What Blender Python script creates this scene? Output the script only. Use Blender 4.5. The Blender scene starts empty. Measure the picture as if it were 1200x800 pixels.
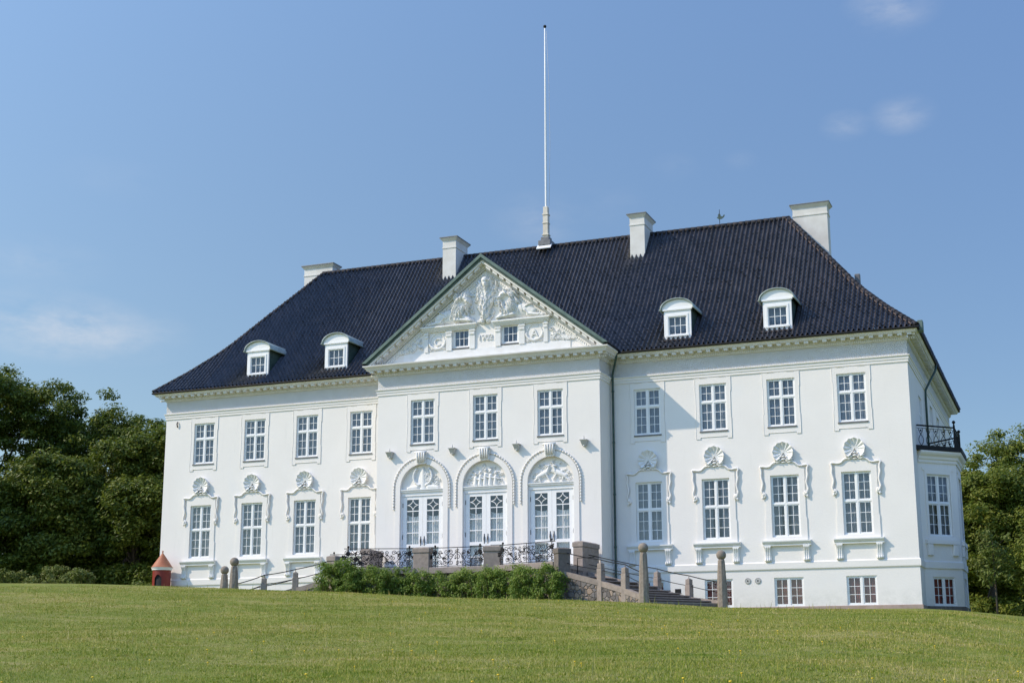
import bpy, bmesh, math, random
import numpy as np
from mathutils import Vector, Matrix

R = math.radians
random.seed(4)
rng = np.random.default_rng(11)
S = bpy.context.scene
COL = S.collection

# ------------------------------------------------------------------ camera
CX, CY, CZ = 29.358, -70.922, -3.244
YAW, PITCH, ROLL = R(21.918), R(12.014), R(-0.098)
cam_d = bpy.data.cameras.new('camera')
cam = bpy.data.objects.new('camera', cam_d)
COL.objects.link(cam)
S.camera = cam
fw = Vector((-math.sin(YAW) * math.cos(PITCH), math.cos(YAW) * math.cos(PITCH), math.sin(PITCH)))
rt = Vector((math.cos(YAW), math.sin(YAW), 0))
up = rt.cross(fw)
rt2 = rt * math.cos(ROLL) + up * math.sin(ROLL)
up2 = up * math.cos(ROLL) - rt * math.sin(ROLL)
M = Matrix((rt2, up2, -fw)).transposed().to_4x4()
M.translation = Vector((CX, CY, CZ))
cam.matrix_world = M
cam_d.sensor_fit = 'HORIZONTAL'
cam_d.sensor_width = 36.0
cam_d.lens = 1630.18 / 1200 * 36
cam_d.shift_y = 35 / 1200
cam_d.clip_start = 0.1
cam_d.clip_end = 6000

# ------------------------------------------------------------------ light
TO_SUN = Vector((-1.643, -1.0, 1.675)).normalized()
SUN_EL = math.asin(TO_SUN.z)
SUN_AZ = math.atan2(TO_SUN.x, TO_SUN.y)          # clockwise from +Y
sun_d = bpy.data.lights.new('sun', 'SUN')
sun_d.energy = 3.15
sun_d.angle = R(0.53)
sun_d.color = (1.0, 0.85, 0.67)
sun = bpy.data.objects.new('sun', sun_d)
COL.objects.link(sun)
sun.rotation_euler = TO_SUN.to_track_quat('Z', 'Y').to_euler()
sun.location = (-60, -60, 80)

S.view_settings.view_transform = 'Standard'
S.view_settings.look = 'None'
S.view_settings.gamma = 1
S.view_settings.use_curve_mapping = False
S.view_settings.exposure = 0.39
S.render.engine = 'CYCLES'
S.cycles.max_bounces = 8
S.cycles.transparent_max_bounces = 12


def pix_dir(px, py):
    d = rt2 * ((px - 600) / 1630.18) + up2 * (-(py - 435) / 1630.18) + fw
    return d.normalized()


W = bpy.data.worlds.new('World')
S.world = W
W.use_nodes = True
nt = W.node_tree
nt.nodes.clear()


class NT:
    """small helper to wire node trees"""
    def __init__(s, t):
        s.t = t

    def n(s, typ, ins=None, **kw):
        nd = s.t.nodes.new(typ)
        for k, v in kw.items():
            setattr(nd, k, v)
        for k, v in (ins or {}).items():
            if isinstance(v, bpy.types.NodeSocket):
                s.t.links.new(v, nd.inputs[k])
            elif isinstance(v, tuple) and len(v) == 2 and isinstance(v[0], bpy.types.Node):
                s.t.links.new(v[0].outputs[v[1]], nd.inputs[k])
            else:
                nd.inputs[k].default_value = v
        return nd

    def math(s, op, a, b=0.0, c=None, clamp=False):
        ins = {0: a, 1: b}
        if c is not None:
            ins[2] = c
        return s.n('ShaderNodeMath', ins, operation=op, use_clamp=clamp).outputs[0]

    def vmath(s, op, a, b=(0, 0, 0)):
        return s.n('ShaderNodeVectorMath', {0: a, 1: b}, operation=op)

    def mix(s, f, a, b):
        nd = s.n('ShaderNodeMix', data_type='RGBA')
        for i, v in ((0, f), (6, a), (7, b)):
            if isinstance(v, bpy.types.NodeSocket):
                s.t.links.new(v, nd.inputs[i])
            else:
                nd.inputs[i].default_value = v if i == 0 else (*v, 1)
        return nd.outputs[2]

    def ramp(s, f, stops):
        nd = s.n('ShaderNodeValToRGB', {0: f})
        cr = nd.color_ramp
        cr.elements[0].position, cr.elements[0].color = stops[0][0], (*stops[0][1], 1)
        cr.elements[1].position, cr.elements[1].color = stops[1][0], (*stops[1][1], 1)
        for p_, c_ in stops[2:]:
            e = cr.elements.new(p_)
            e.color = (*c_, 1)
        return nd.outputs[0]

    def noise(s, vec, scale, detail=4, rough=0.55, out=0):
        return s.n('ShaderNodeTexNoise', {'Vector': vec, 'Scale': scale, 'Detail': detail, 'Roughness': rough}).outputs[out]


w = NT(nt)
sky = w.n('ShaderNodeTexSky', sky_type='NISHITA')
sky.sun_disc = False
sky.sun_elevation = SUN_EL
sky.sun_rotation = SUN_AZ
sky.air_density = 1.0
sky.dust_density = 0.0
sky.ozone_density = 1.5
tc = w.n('ShaderNodeTexCoord').outputs['Generated']
cloud = None
cn = w.noise(w.vmath('MULTIPLY', tc, (1, 1, 2.6)).outputs[0], 16, 7, 0.62)
for (px, py, rad, amt) in [(45, 380, .085, .40), (110, 390, .075, .36), (35, 305, .06, .16), (1045, 8, .036, .34),
                           (1058, 134, .026, .30), (990, 147, .020, .26), (630, 258, .040, .20), (130, 210, .05, .05),
                           (868, 188, .014, .10), (715, 240, .03, .08), (790, 195, .02, .08)]:
    d = pix_dir(px, py)
    df = w.vmath('SUBTRACT', tc, tuple(d)).outputs[0]
    ln = w.n('ShaderNodeVectorMath', {0: w.vmath('MULTIPLY', df, (1, 1, 3.0 if px < 200 else 1.7)).outputs[0]}, operation='LENGTH').outputs[1]
    f = w.math('SUBTRACT', 1.0, w.math('DIVIDE', ln, rad), clamp=True)
    g = w.math('MULTIPLY', w.math('SUBTRACT', cn, 0.36, clamp=True), 4.2 * amt)
    f = w.math('MULTIPLY', w.math('POWER', f, 1.25), g)
    cloud = f if cloud is None else w.math('ADD', cloud, f)
cloud = w.math('MINIMUM', cloud, 0.8)
mixc = w.mix(cloud, (0, 0, 0), (4.6, 4.75, 5.1))
# clearer, darker air towards the horizon and away from the sun
sxyz = w.n('ShaderNodeSeparateXYZ', {0: tc})
zz_ = w.math('MINIMUM', w.math('MAXIMUM', sxyz.outputs[2], 0.0), 0.65)
base_ = w.math('ADD', w.math('MULTIPLY', zz_, 1.60), w.math('MULTIPLY', sxyz.outputs[1], -0.30))
chan = [w.math('MULTIPLY', w.math('EXPONENT', w.math('ADD', base_, w.math('MULTIPLY', sxyz.outputs[0], bx))), tint)
        for bx, tint in ((-.40, .602), (-.27, .650), (-.06, .712))]
comb = w.n('ShaderNodeCombineXYZ', {0: chan[0], 1: chan[1], 2: chan[2]})
skyc = w.vmath('MULTIPLY', sky.outputs[0], comb.outputs[0]).outputs[0]
nt.links.new(skyc, mixc.node.inputs[6])
bg = w.n('ShaderNodeBackground', {'Color': mixc, 'Strength': 0.122})
wo = w.n('ShaderNodeOutputWorld')
nt.links.new(bg.outputs[0], wo.inputs[0])


# ------------------------------------------------------------------ materials
def mat(name):
    m = bpy.data.materials.new(name)
    m.use_nodes = True
    m.node_tree.nodes.clear()
    t = NT(m.node_tree)
    o = t.n('ShaderNodeOutputMaterial')
    return m, t, o


def principled(t, o, col, rough=0.6, metal=0.0, bump=None, spec=0.5, bstr=0.3, bdist=0.02):
    b = t.n('ShaderNodeBsdfPrincipled')
    for k, v in (('Base Color', col), ('Roughness', rough), ('Metallic', metal), ('Specular IOR Level', spec)):
        if isinstance(v, bpy.types.NodeSocket):
            t.t.links.new(v, b.inputs[k])
        else:
            b.inputs[k].default_value = (*v, 1) if k == 'Base Color' else v
    if bump is not None:
        bp = t.n('ShaderNodeBump', {'Height': bump, 'Strength': bstr, 'Distance': bdist})
        t.t.links.new(bp.outputs[0], b.inputs['Normal'])
    t.t.links.new(b.outputs[0], o.inputs[0])
    return b


def pos(t):
    return t.n('ShaderNodeNewGeometry').outputs['Position']


def mottled(name, c1, c2, scale=3, rough=0.6, bump_scale=None, bstr=0.2, bdist=0.01, metal=0.0, c3=None, spec=0.4):
    m, t, o = mat(name)
    P = pos(t)
    f = t.noise(P, scale, 6, 0.6)
    st = [(0.3, c1), (0.7, c2)] + ([(0.9, c3)] if c3 else [])
    c = t.ramp(f, st)
    bm_ = t.noise(P, bump_scale, 4) if bump_scale else None
    principled(t, o, c, rough, metal, bm_, spec, bstr, bdist)
    return m


MAT = {}


def build_mats():
    # lime-washed stucco: almost white, faint streaks and stains
    m, t, o = mat('white_stucco')
    P = pos(t)
    big = t.noise(P, 0.35, 5, 0.6)
    streak = t.noise(t.vmath('MULTIPLY', P, (2.2, 2.2, 0.22)).outputs[0], 1.6, 5, 0.65)
    c = t.ramp(big, [(0.3, (.775, .745, .705)), (0.72, (.82, .79, .75))])
    c = t.mix(t.math('MULTIPLY', t.math('SUBTRACT', streak, 0.60, clamp=True), 1.5), c, (.60, .59, .555))
    zc_ = t.n('ShaderNodeSeparateXYZ', {0: P}).outputs[2]
    splash = t.math('MULTIPLY', t.math('SUBTRACT', 0.75, zc_, clamp=True), t.math('SUBTRACT', t.noise(P, 2.2, 5, 0.7), 0.38, clamp=True))
    c = t.mix(t.math('MULTIPLY', splash, 1.6, clamp=True), c, (.50, .50, .45))
    patch = t.noise(t.vmath('MULTIPLY', P, (.8, .8, .55)).outputs[0], 0.9, 2, 0.4)
    c = t.mix(t.math('MULTIPLY', t.math('SUBTRACT', patch, 0.60, clamp=True), 2.2, clamp=True), c, (.74, .745, .745))
    principled(t, o, c, 0.75, 0, t.noise(P, 9, 5, 0.6), 0.25, 0.35, 0.02)
    MAT['stucco'] = m
    # frieze with a woven net pattern in low relief
    m, t, o = mat('frieze_net')
    P = pos(t)
    sx = t.n('ShaderNodeSeparateXYZ', {0: P})
    u = t.math('ADD', sx.outputs[0], sx.outputs[1])
    a = t.math('SINE', t.math('MULTIPLY', t.math('ADD', u, sx.outputs[2]), 34))
    b = t.math('SINE', t.math('MULTIPLY', t.math('SUBTRACT', u, sx.outputs[2]), 34))
    h = t.math('MAXIMUM', t.math('ABSOLUTE', a), t.math('ABSOLUTE', b))
    c = t.ramp(t.noise(P, 2, 4), [(0.3, (.70, .70, .69)), (0.7, (.76, .76, .75))])
    principled(t, o, c, 0.75, 0, t.math('POWER', h, 3.0), 0.25, 1.0, 0.03)
    MAT['frieze'] = m
    # ornament stucco, two pale tones mottled by noise
    MAT['ornament'] = mottled('ornament_stucco', (.70, .69, .66), (.79, .79, .775), 2.2, 0.75, 30, 0.15)
    MAT['dentil'] = mottled('weathered_cornice', (.63, .61, .575), (.75, .74, .725), 1.6, 0.8, 20, 0.2)
    MAT['paint'] = mottled('white_paint', (.80, .80, .79), (.84, .84, .83), 3, 0.4)
    MAT['lead'] = mottled('grey_lead', (.12, .125, .13), (.2, .2, .2), 4, 0.5)
    MAT['copper'] = mottled('copper_patina', (.085, .135, .118), (.15, .215, .19), 2.5, 0.7, 12, 0.2, c3=(.21, .29, .26))
    MAT['dark_copper'] = mottled('dark_copper', (.025, .05, .045), (.07, .12, .10), 3, 0.6)
    MAT['granite'] = mottled('granite', (.235, .195, .165), (.34, .285, .245), 5, 0.8, 60, 0.5, 0.01, c3=(.42, .37, .33))
    MAT['granite_dark'] = mottled('dark_granite', (.12, .105, .09), (.20, .17, .15), 6, 0.85, 60, 0.5)  # darker granite; on the stairs it paints the shade of the risers
    MAT['post_stone'] = mottled('ball_post_stone', (.20, .165, .13), (.31, .265, .215), 9, 0.9, 45, 0.7, 0.02, c3=(.38, .36, .31))
    MAT['plinth'] = mottled('pink_plinth', (.30, .22, .18), (.42, .33, .28), 1.2, 0.8, 40, 0.4)
    MAT['iron'] = mottled('black_iron', (.008, .009, .010), (.018, .018, .020), 9, 0.65, spec=.25)
    MAT['red'] = mottled('red_paint', (.18, .020, .013), (.24, .030, .018), 3, 0.5, 15, 0.1)
    MAT['new_copper'] = mottled('brown_copper', (.34, .112, .054), (.45, .178, .09), 5, 0.55, c3=(.20, .07, .04))
    MAT['dark'] = mottled('dark_void', (.012, .012, .013), (.02, .02, .02), 2, 0.9)
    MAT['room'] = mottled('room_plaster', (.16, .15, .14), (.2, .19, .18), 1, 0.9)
    MAT['mortar'] = mottled('ridge_mortar', (.085, .065, .06), (.13, .10, .09), 6, 0.9, 30, 0.4)
    MAT['weathered_zinc'] = mottled('weathered_zinc', (.26, .32, .30), (.42, .48, .46), 3, .6)
    MAT['vent'] = mottled('grey_vent', (.44, .44, .42), (.52, .52, .50), 6, 0.7)
    # rubble wall
    m, t, o = mat('rubble_stone')
    P = pos(t)
    v = t.n('ShaderNodeTexVoronoi', {'Vector': P, 'Scale': 4.2})
    e = t.n('ShaderNodeTexVoronoi', {'Vector': P, 'Scale': 4.2}, feature='DISTANCE_TO_EDGE')
    g = t.n('ShaderNodeSeparateColor', {0: v.outputs['Color']})
    c = t.ramp(g.outputs[0], [(0.0, (.10, .09, .085)), (1.0, (.33, .25, .19)), (0.5, (.22, .20, .19))])
    c = t.mix(t.math('MULTIPLY', e.outputs[0], 16, clamp=True), (.14, .125, .11), c)
    principled(t, o, c, 0.9, 0, t.math('MINIMUM', e.outputs[0], 0.12), 0.3, 1.0, 0.4)
    MAT['rubble'] = m
    # black glazed pantiles
    m, t, o = mat('black_glazed_pantile')
    P = pos(t)
    sn = t.n('ShaderNodeVectorMath', {0: P, 1: (0.26, 0.24, 5.0)}, operation='SNAP').outputs[0]
    wn = t.n('ShaderNodeTexWhiteNoise', {0: sn}, noise_dimensions='3D').outputs[0]
    c = t.ramp(wn, [(0.0, (.019, .019, .022)), (0.8, (.040, .038, .043)), (0.97, (.056, .048, .050))])
    dirt = t.noise(P, 0.5, 6, 0.65)
    c = t.mix(t.math('MULTIPLY', t.math('SUBTRACT', dirt, 0.55, clamp=True), 0.6), c, (.050, .047, .050))
    rr = t.math('ADD', 0.27, t.math('MULTIPLY', t.noise(P, 3, 4), 0.25))
    principled(t, o, c, rr, 0, t.noise(P, 14, 3), 0.95, 0.12, 0.02)
    MAT['tile'] = m
    # window glass: partly mirrors, partly lets the room be seen
    m, t, o = mat('window_glass')
    P = pos(t)
    gl = t.n('ShaderNodeBsdfGlossy', {'Color': (.9, .95, 1, 1), 'Roughness': 0.02})
    bp = t.n('ShaderNodeBump', {'Height': t.noise(P, 1.3, 2), 'Strength': 0.10, 'Distance': 0.05})
    t.t.links.new(bp.outputs[0], gl.inputs['Normal'])
    tr = t.n('ShaderNodeBsdfTransparent', {'Color': (.88, .91, .93, 1)})
    gg = t.n('ShaderNodeNewGeometry')
    cosv = t.math('ABSOLUTE', t.n('ShaderNodeVectorMath', {0: gg.outputs['Normal'], 1: gg.outputs['Incoming']}, operation='DOT_PRODUCT').outputs['Value'])
    fr = t.math('ADD', t.math('MULTIPLY', t.math('POWER', t.math('SUBTRACT', 1.0, cosv, clamp=True), 5.0), .9), .075)      # two panes deep
    mx = t.n('ShaderNodeMixShader', {0: fr, 1: tr.outputs[0], 2: gl.outputs[0]})
    t.t.links.new(mx.outputs[0], o.inputs[0])
    MAT['glass'] = m
    for nm, c1, alpha in (('curtain', (.36, .385, .42), .78), ('curtain_white', (.85, .85, .83), .93), ('curtain_red', (.42, .14, .12), .95)):
        m, t, o = mat(nm)
        P = pos(t)
        df = t.n('ShaderNodeBsdfDiffuse', {'Color': (*c1, 1)})
        tl = t.n('ShaderNodeBsdfTranslucent', {'Color': (*c1, 1)})
        ms = t.n('ShaderNodeMixShader', {0: 0.3, 1: df.outputs[0], 2: tl.outputs[0]})
        tr = t.n('ShaderNodeBsdfTransparent')
        m2 = t.n('ShaderNodeMixShader', {0: alpha, 1: tr.outputs[0], 2: ms.outputs[0]})
        t.t.links.new(m2.outputs[0], o.inputs[0])
        MAT[nm] = m
    # leaves
    for nm, ca, cb, cc, tls in (('leaf_dark', (.055, .090, .011), (.120, .168, .020), (.23, .26, .042), .38),
                                ('leaf_mid', (.095, .140, .016), (.175, .222, .028), (.30, .32, .06), .45),
                                ('leaf_shrub', (.105, .19, .022), (.19, .28, .042), (.28, .35, .08), .45),
                                ('leaf_hedge', (.10, .15, .026), (.16, .20, .042), (.23, .25, .08), .4)):
        m, t, o = mat(nm)
        g = t.n('ShaderNodeNewGeometry')
        f = t.math('ADD', t.math('MULTIPLY', g.outputs['Random Per Island'], 0.55), t.math('MULTIPLY', t.noise(g.outputs['Position'], 0.55, 3), 0.5))
        c = t.ramp(f, [(0.25, ca), (0.55, cb), (0.85, cc)])
        pr = t.n('ShaderNodeBsdfPrincipled', {'Base Color': c, 'Roughness': 0.5, 'Specular IOR Level': 0.35})
        tl = t.n('ShaderNodeBsdfTranslucent', {'Color': c})
        ms = t.n('ShaderNodeMixShader', {0: tls, 1: pr.outputs[0], 2: tl.outputs[0]})
        t.t.links.new(ms.outputs[0], o.inputs[0])
        MAT[nm] = m
    m2_ = MAT['tile'].copy()
    m2_.name = 'matt_ridge_tile'
    pb = [q for q in m2_.node_tree.nodes if q.type == 'BSDF_PRINCIPLED'][0]
    for lk in list(pb.inputs['Roughness'].links):
        m2_.node_tree.links.remove(lk)
    pb.inputs['Roughness'].default_value = .7
    pb.inputs['Specular IOR Level'].default_value = .2
    MAT['ridge'] = m2_
    MAT['bark'] = mottled('bark', (.05, .042, .034), (.11, .095, .078), 5, 0.9, 18, 0.6, 0.03)
    # lawn soil/grass sheet
    m, t, o = mat('lawn')
    P = pos(t)
    n1 = t.noise(P, 0.16, 5, 0.6)
    n2 = t.math('ADD', t.math('MULTIPLY', t.noise(t.vmath('MULTIPLY', P, (0.55, 1.15, 1)).outputs[0], 0.5, 6, 0.7), 0.62), t.math('MULTIPLY', t.noise(P, 2.6, 4, 0.65), 0.38))
    n3 = t.noise(P, 9, 6, 0.7)
    c = t.ramp(n2, [(0.36, (.135, .190, .022)), (0.50, (.225, .24, .046)), (0.64, (.36, .30, .125))])
    c = t.mix(t.math('MULTIPLY', t.math('SUBTRACT', n1, 0.42, clamp=True), 2.4, clamp=True), c, (.125, .175, .028))
    c = t.mix(t.math('MULTIPLY', t.math('SUBTRACT', n3, 0.5, clamp=True), 2.0, clamp=True), c, (.085, .11, .022))
    principled(t, o, c, 0.9, 0, n3, 0.15, 0.8, 0.05)
    MAT['lawn'] = m
    m, t, o = mat('grass_blade')
    g = t.n('ShaderNodeNewGeometry')
    P = g.outputs['Position']
    n1 = t.noise(P, 0.16, 5, 0.6)
    n2 = t.math('ADD', t.math('MULTIPLY', t.noise(t.vmath('MULTIPLY', P, (0.55, 1.15, 1)).outputs[0], 0.5, 6, 0.7), 0.62), t.math('MULTIPLY', t.noise(P, 2.6, 4, 0.65), 0.38))
    f = t.math('ADD', t.math('MULTIPLY', g.outputs['Random Per Island'], 0.36), t.math('MULTIPLY', n2, 0.70))
    c = t.ramp(f, [(0.30, (.140, .205, .014)), (0.47, (.245, .275, .028)), (0.58, (.40, .35, .085)), (0.74, (.60, .51, .23))])
    c = t.mix(t.math('MULTIPLY', t.math('SUBTRACT', n1, 0.42, clamp=True), 1.6, clamp=True), c, (.175, .27, .022))
    pr = t.n('ShaderNodeBsdfPrincipled', {'Base Color': c, 'Roughness': 0.6, 'Specular IOR Level': 0.2})
    tl = t.n('ShaderNodeBsdfTranslucent', {'Color': c})
    ms = t.n('ShaderNodeMixShader', {0: .3, 1: pr.outputs[0], 2: tl.outputs[0]})
    t.t.links.new(ms.outputs[0], o.inputs[0])
    MAT['grass'] = m
    MAT['yellow'] = mottled('dandelion', (.62, .42, .02), (.75, .55, .04), 5, 0.7)


build_mats()

# ------------------------------------------------------------------ mesh helpers
ORG = {}


class MB:
    def __init__(s):
        s.v, s.f, s.sm = [], [], []

    def add(s, vs, fs, smooth=False):
        o = len(s.v)
        s.v.extend(vs)
        for f in fs:
            s.f.append([i + o for i in f])
            s.sm.append(smooth)
        return s

    def box(s, x0, x1, y0, y1, z0, z1):
        v = [(x, y, z) for x in (x0, x1) for y in (y0, y1) for z in (z0, z1)]
        return s.add(v, [(0, 1, 3, 2), (4, 6, 7, 5), (0, 4, 5, 1), (2, 3, 7, 6), (0, 2, 6, 4), (1, 5, 7, 3)])

    def bbox(s, x0, x1, y0, y1, z0, z1, b=0.02):
        """box with a bevelled outline (all twelve edges chamfered)"""
        bm_ = bmesh.new()
        bmesh.ops.create_cube(bm_, size=1)
        for q in bm_.verts:
            q.co = Vector(((x0 + x1) / 2 + q.co.x * (x1 - x0), (y0 + y1) / 2 + q.co.y * (y1 - y0), (z0 + z1) / 2 + q.co.z * (z1 - z0)))
        bmesh.ops.bevel(bm_, geom=bm_.edges[:], offset=b, segments=2, affect='EDGES', profile=0.5)
        bm_.verts.index_update()
        s.add([tuple(q.co) for q in bm_.verts], [[q.index for q in f.verts] for f in bm_.faces])
        bm_.free()
        return s

    def prism(s, poly, y0, y1, plane='xz'):
        n = len(poly)
        if plane == 'xz':
            a = [(p[0], y0, p[1]) for p in poly]
            b = [(p[0], y1, p[1]) for p in poly]
        elif plane == 'xy':
            a = [(p[0], p[1], y0) for p in poly]
            b = [(p[0], p[1], y1) for p in poly]
        else:
            a = [(y0, p[0], p[1]) for p in poly]
            b = [(y1, p[0], p[1]) for p in poly]
        s.add(a + b, [list(range(n)), list(range(2 * n - 1, n - 1, -1))] + [(i, (i + 1) % n, n + (i + 1) % n, n + i) for i in range(n)])
        return s

    def tube(s, pts, r, n=6, closed=False, cap=True, smooth=True):
        P = [Vector(p) for p in pts]
        m = len(P)
        rs = r if isinstance(r, (list, tuple, np.ndarray)) else [r] * m
        vs = []
        prev = None
        for i in range(m):
            a = P[(i - 1) % m] if (closed or i > 0) else P[i]
            b = P[(i + 1) % m] if (closed or i < m - 1) else P[i]
            d = (b - a)
            d = d.normalized() if d.length > 1e-9 else Vector((0, 0, 1))
            if prev is None:
                ref = Vector((0, 0, 1)) if abs(d.z) < 0.9 else Vector((1, 0, 0))
                u = d.cross(ref).normalized()
            else:
                u = (prev - d * prev.dot(d))
                u = u.normalized() if u.length > 1e-6 else d.orthogonal().normalized()
            prev = u
            q = d.cross(u)
            for k in range(n):
                a_ = 2 * math.pi * k / n
                vs.append(tuple(P[i] + u * (rs[i] * math.cos(a_)) + q * (rs[i] * math.sin(a_))))
        fs = []
        for i in range(m if closed else m - 1):
            j = (i + 1) % m
            for k in range(n):
                fs.append((i * n + k, i * n + (k + 1) % n, j * n + (k + 1) % n, j * n + k))
        s.add(vs, fs, smooth)
        if cap and not closed:
            o = len(s.v) - len(vs)
            s.f.append([o + k for k in range(n)][::-1])
            s.sm.append(False)
            s.f.append([o + (m - 1) * n + k for k in range(n)])
            s.sm.append(False)
        return s

    def lathe(s, cx, cy, prof, n=24, smooth=True, a0=0.0, a1=None):
        full = a1 is None
        m = n if full else n + 1
        vs = []
        for r_, z_ in prof:
            for k in range(m):
                a_ = a0 + (2 * math.pi if full else (a1 - a0)) * k / n
                vs.append((cx + r_ * math.cos(a_), cy + r_ * math.sin(a_), z_))
        fs = []
        for i in range(len(prof) - 1):
            for k in range(n):
                k2 = (k + 1) % m
                fs.append((i * m + k, i * m + k2, (i + 1) * m + k2, (i + 1) * m + k))
        return s.add(vs, fs, smooth)

    def ball(s, c, r, n=12, sc=(1, 1, 1)):
        vs, fs = [], []
        for i in range(n // 2 + 1):
            th = math.pi * i / (n // 2)
            for k in range(n):
                a_ = 2 * math.pi * k / n
                vs.append((c[0] + r * sc[0] * math.sin(th) * math.cos(a_), c[1] + r * sc[1] * math.sin(th) * math.sin(a_), c[2] + r * sc[2] * math.cos(th)))
        for i in range(n // 2):
            for k in range(n):
                fs.append((i * n + k, (i + 1) * n + k, (i + 1) * n + (k + 1) % n, i * n + (k + 1) % n))
        return s.add(vs, fs, True)

    def molding(s, prof, path, closed=False):
        """prof: closed loop of (out, z); path: (x, y) points, outward = right of travel"""
        P = [Vector(p) for p in path]
        m = len(P)
        offs = []
        for i in range(m):
            d1 = (P[i] - P[i - 1]).normalized() if (closed or i > 0) else None
            d2 = (P[(i + 1) % m] - P[i]).normalized() if (closed or i < m - 1) else None
            n1 = Vector((d1.y, -d1.x)) if d1 else None
            n2 = Vector((d2.y, -d2.x)) if d2 else None
            if n1 is None:
                o = n2
            elif n2 is None:
                o = n1
            else:
                o = (n1 + n2)
                o = o / max(o.dot(n1), 0.2)
            offs.append(o)
        k = len(prof)
        vs = [(P[i].x + offs[i].x * q[0], P[i].y + offs[i].y * q[0], q[1]) for i in range(m) for q in prof]
        fs = []
        for i in range(m if closed else m - 1):
            j = (i + 1) % m
            for a in range(k):
                b = (a + 1) % k
                fs.append((i * k + a, j * k + a, j * k + b, i * k + b))
        if not closed:
            fs.append(list(range(k)))
            fs.append([(m - 1) * k + a for a in range(k)][::-1])
        return s.add(vs, fs)

    def xf(s, fn):
        s.v = [fn(*p) for p in s.v]
        return s

    def build(s, name, m, parent=None, at=(0, 0, 0), local=False):
        """verts in world coordinates (or local=True: already relative to at); at = the object's origin in the world"""
        me = bpy.data.meshes.new(name)
        if local:
            me.from_pydata(s.v, [], s.f)
        else:
            me.from_pydata([(p[0] - at[0], p[1] - at[1], p[2] - at[2]) for p in s.v], [], s.f)
        me.polygons.foreach_set('use_smooth', s.sm)
        bm_ = bmesh.new()
        bm_.from_mesh(me)
        if len(s.f) > 1:
            bmesh.ops.recalc_face_normals(bm_, faces=bm_.faces)
        bm_.to_mesh(me)
        bm_.free()
        me.materials.append(m)
        me.update()
        return link(bpy.data.objects.new(name, me), parent, at)


def link(o, parent=None, at=(0, 0, 0)):
    COL.objects.link(o)
    at = Vector(at)
    ORG[o] = at
    if parent:
        o.parent = parent
        o.location = at - ORG[parent]
    else:
        o.location = at
    return o


def np_mesh(name, V, F, m, parent=None, at=(0, 0, 0), smooth=False):
    """fast builder: V (n,3), F (k,c) int, verts relative to at"""
    me = bpy.data.meshes.new(name)
    V = np.asarray(V, np.float32)
    F = np.asarray(F, np.int32)
    me.vertices.add(len(V))
    me.vertices.foreach_set('co', V.ravel())
    c = F.shape[1]
    me.loops.add(F.size)
    me.loops.foreach_set('vertex_index', F.ravel())
    me.polygons.add(len(F))
    me.polygons.foreach_set('loop_start', np.arange(len(F), dtype=np.int32) * c)
    me.polygons.foreach_set('use_smooth', np.full(len(F), smooth))
    me.update(calc_edges=True)
    me.validate()
    me.materials.append(m)
    return link(bpy.data.objects.new(name, me), parent, at)


def thing(name, label, cat, at=(0, 0, 0), group=None):
    o = bpy.data.objects.new(name, None)
    o.empty_display_size = 0.3
    link(o, None, at)
    return tag(o, label, cat, group)


def tag(o, label, cat, group=None, kind=None):
    if label:
        o['label'] = label
    if cat:
        o['category'] = cat
    if group:
        o['group'] = group
    if kind:
        o['kind'] = kind
    return o


def dup(o, parent=None, at=None, rotz=None):
    """a copy of an object and of its children"""
    c = o.copy()
    COL.objects.link(c)
    p = parent if parent else o.parent
    c.parent = p
    if at is not None:
        c.location = Vector(at) - (ORG[p] if p else Vector((0, 0, 0)))
        ORG[c] = Vector(at)
    if rotz is not None:
        c.rotation_euler = (0, 0, rotz)
    for ch in list(o.children):
        d = ch.copy()
        COL.objects.link(d)
        d.parent = c
    return c


def lerp(a, b, t):
    return a + (b - a) * t


def interp(x, xs, ys):
    return float(np.interp(x, xs, ys))


# ------------------------------------------------------------------ ground
CRX = [-60, -23.62, -18.06, -13.47, -7.82, -3.1, 2.24, 5.63, 8.49, 11.71, 15.14, 20.73, 25.07, 26.19, 27.29, 31, 45]
CRZ = [1.75, 1.18, 1.02, .81, .49, .27, -.09, -.22, -.33, -.50, -.76, -.94, -1.10, -1.26, -1.51, -2.1, -3.4]
WLX = [-60, -22, -12, 0, 8, 22.3, 24, 27, 32, 50]
WLZ = [1.2, .55, .05, -.35, -.42, -.50, -.62, -.95, -1.9, -4.0]


def ground(x, y):
    x = np.asarray(x, float)
    y = np.asarray(y, float)
    zc = np.interp(x, CRX, CRZ)
    zw = np.interp(x, WLX, WLZ)
    s = np.clip((-12 - y) / 59, 0, None)
    front = zc * (1 - np.clip(s, 0, 1) ** 1.08) + (-4.85) * np.clip(s, 0, 1) ** 1.08 - np.clip(s - 1, 0, 20) * 3.5
    q = np.clip((y + 12) / 12, 0, 1)
    q = q * q * (3 - 2 * q)
    mid = zc * (1 - q) + zw * q
    back = zw - np.clip(y - 5, 0, 500) * 0.008
    out = np.where(y < -12, front, np.where(y < 0, mid, back))
    bump = 0.05 * np.sin(x * .31 + y * .17) * np.sin(y * .23 - x * .11) + 0.02 * np.sin(x * .9 + 1.3) * np.sin(y * 1.1)
    return out + bump * np.clip((-y - 13) / 10, 0, 1)


def gz(x, y):
    return float(ground(x, y))


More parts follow.
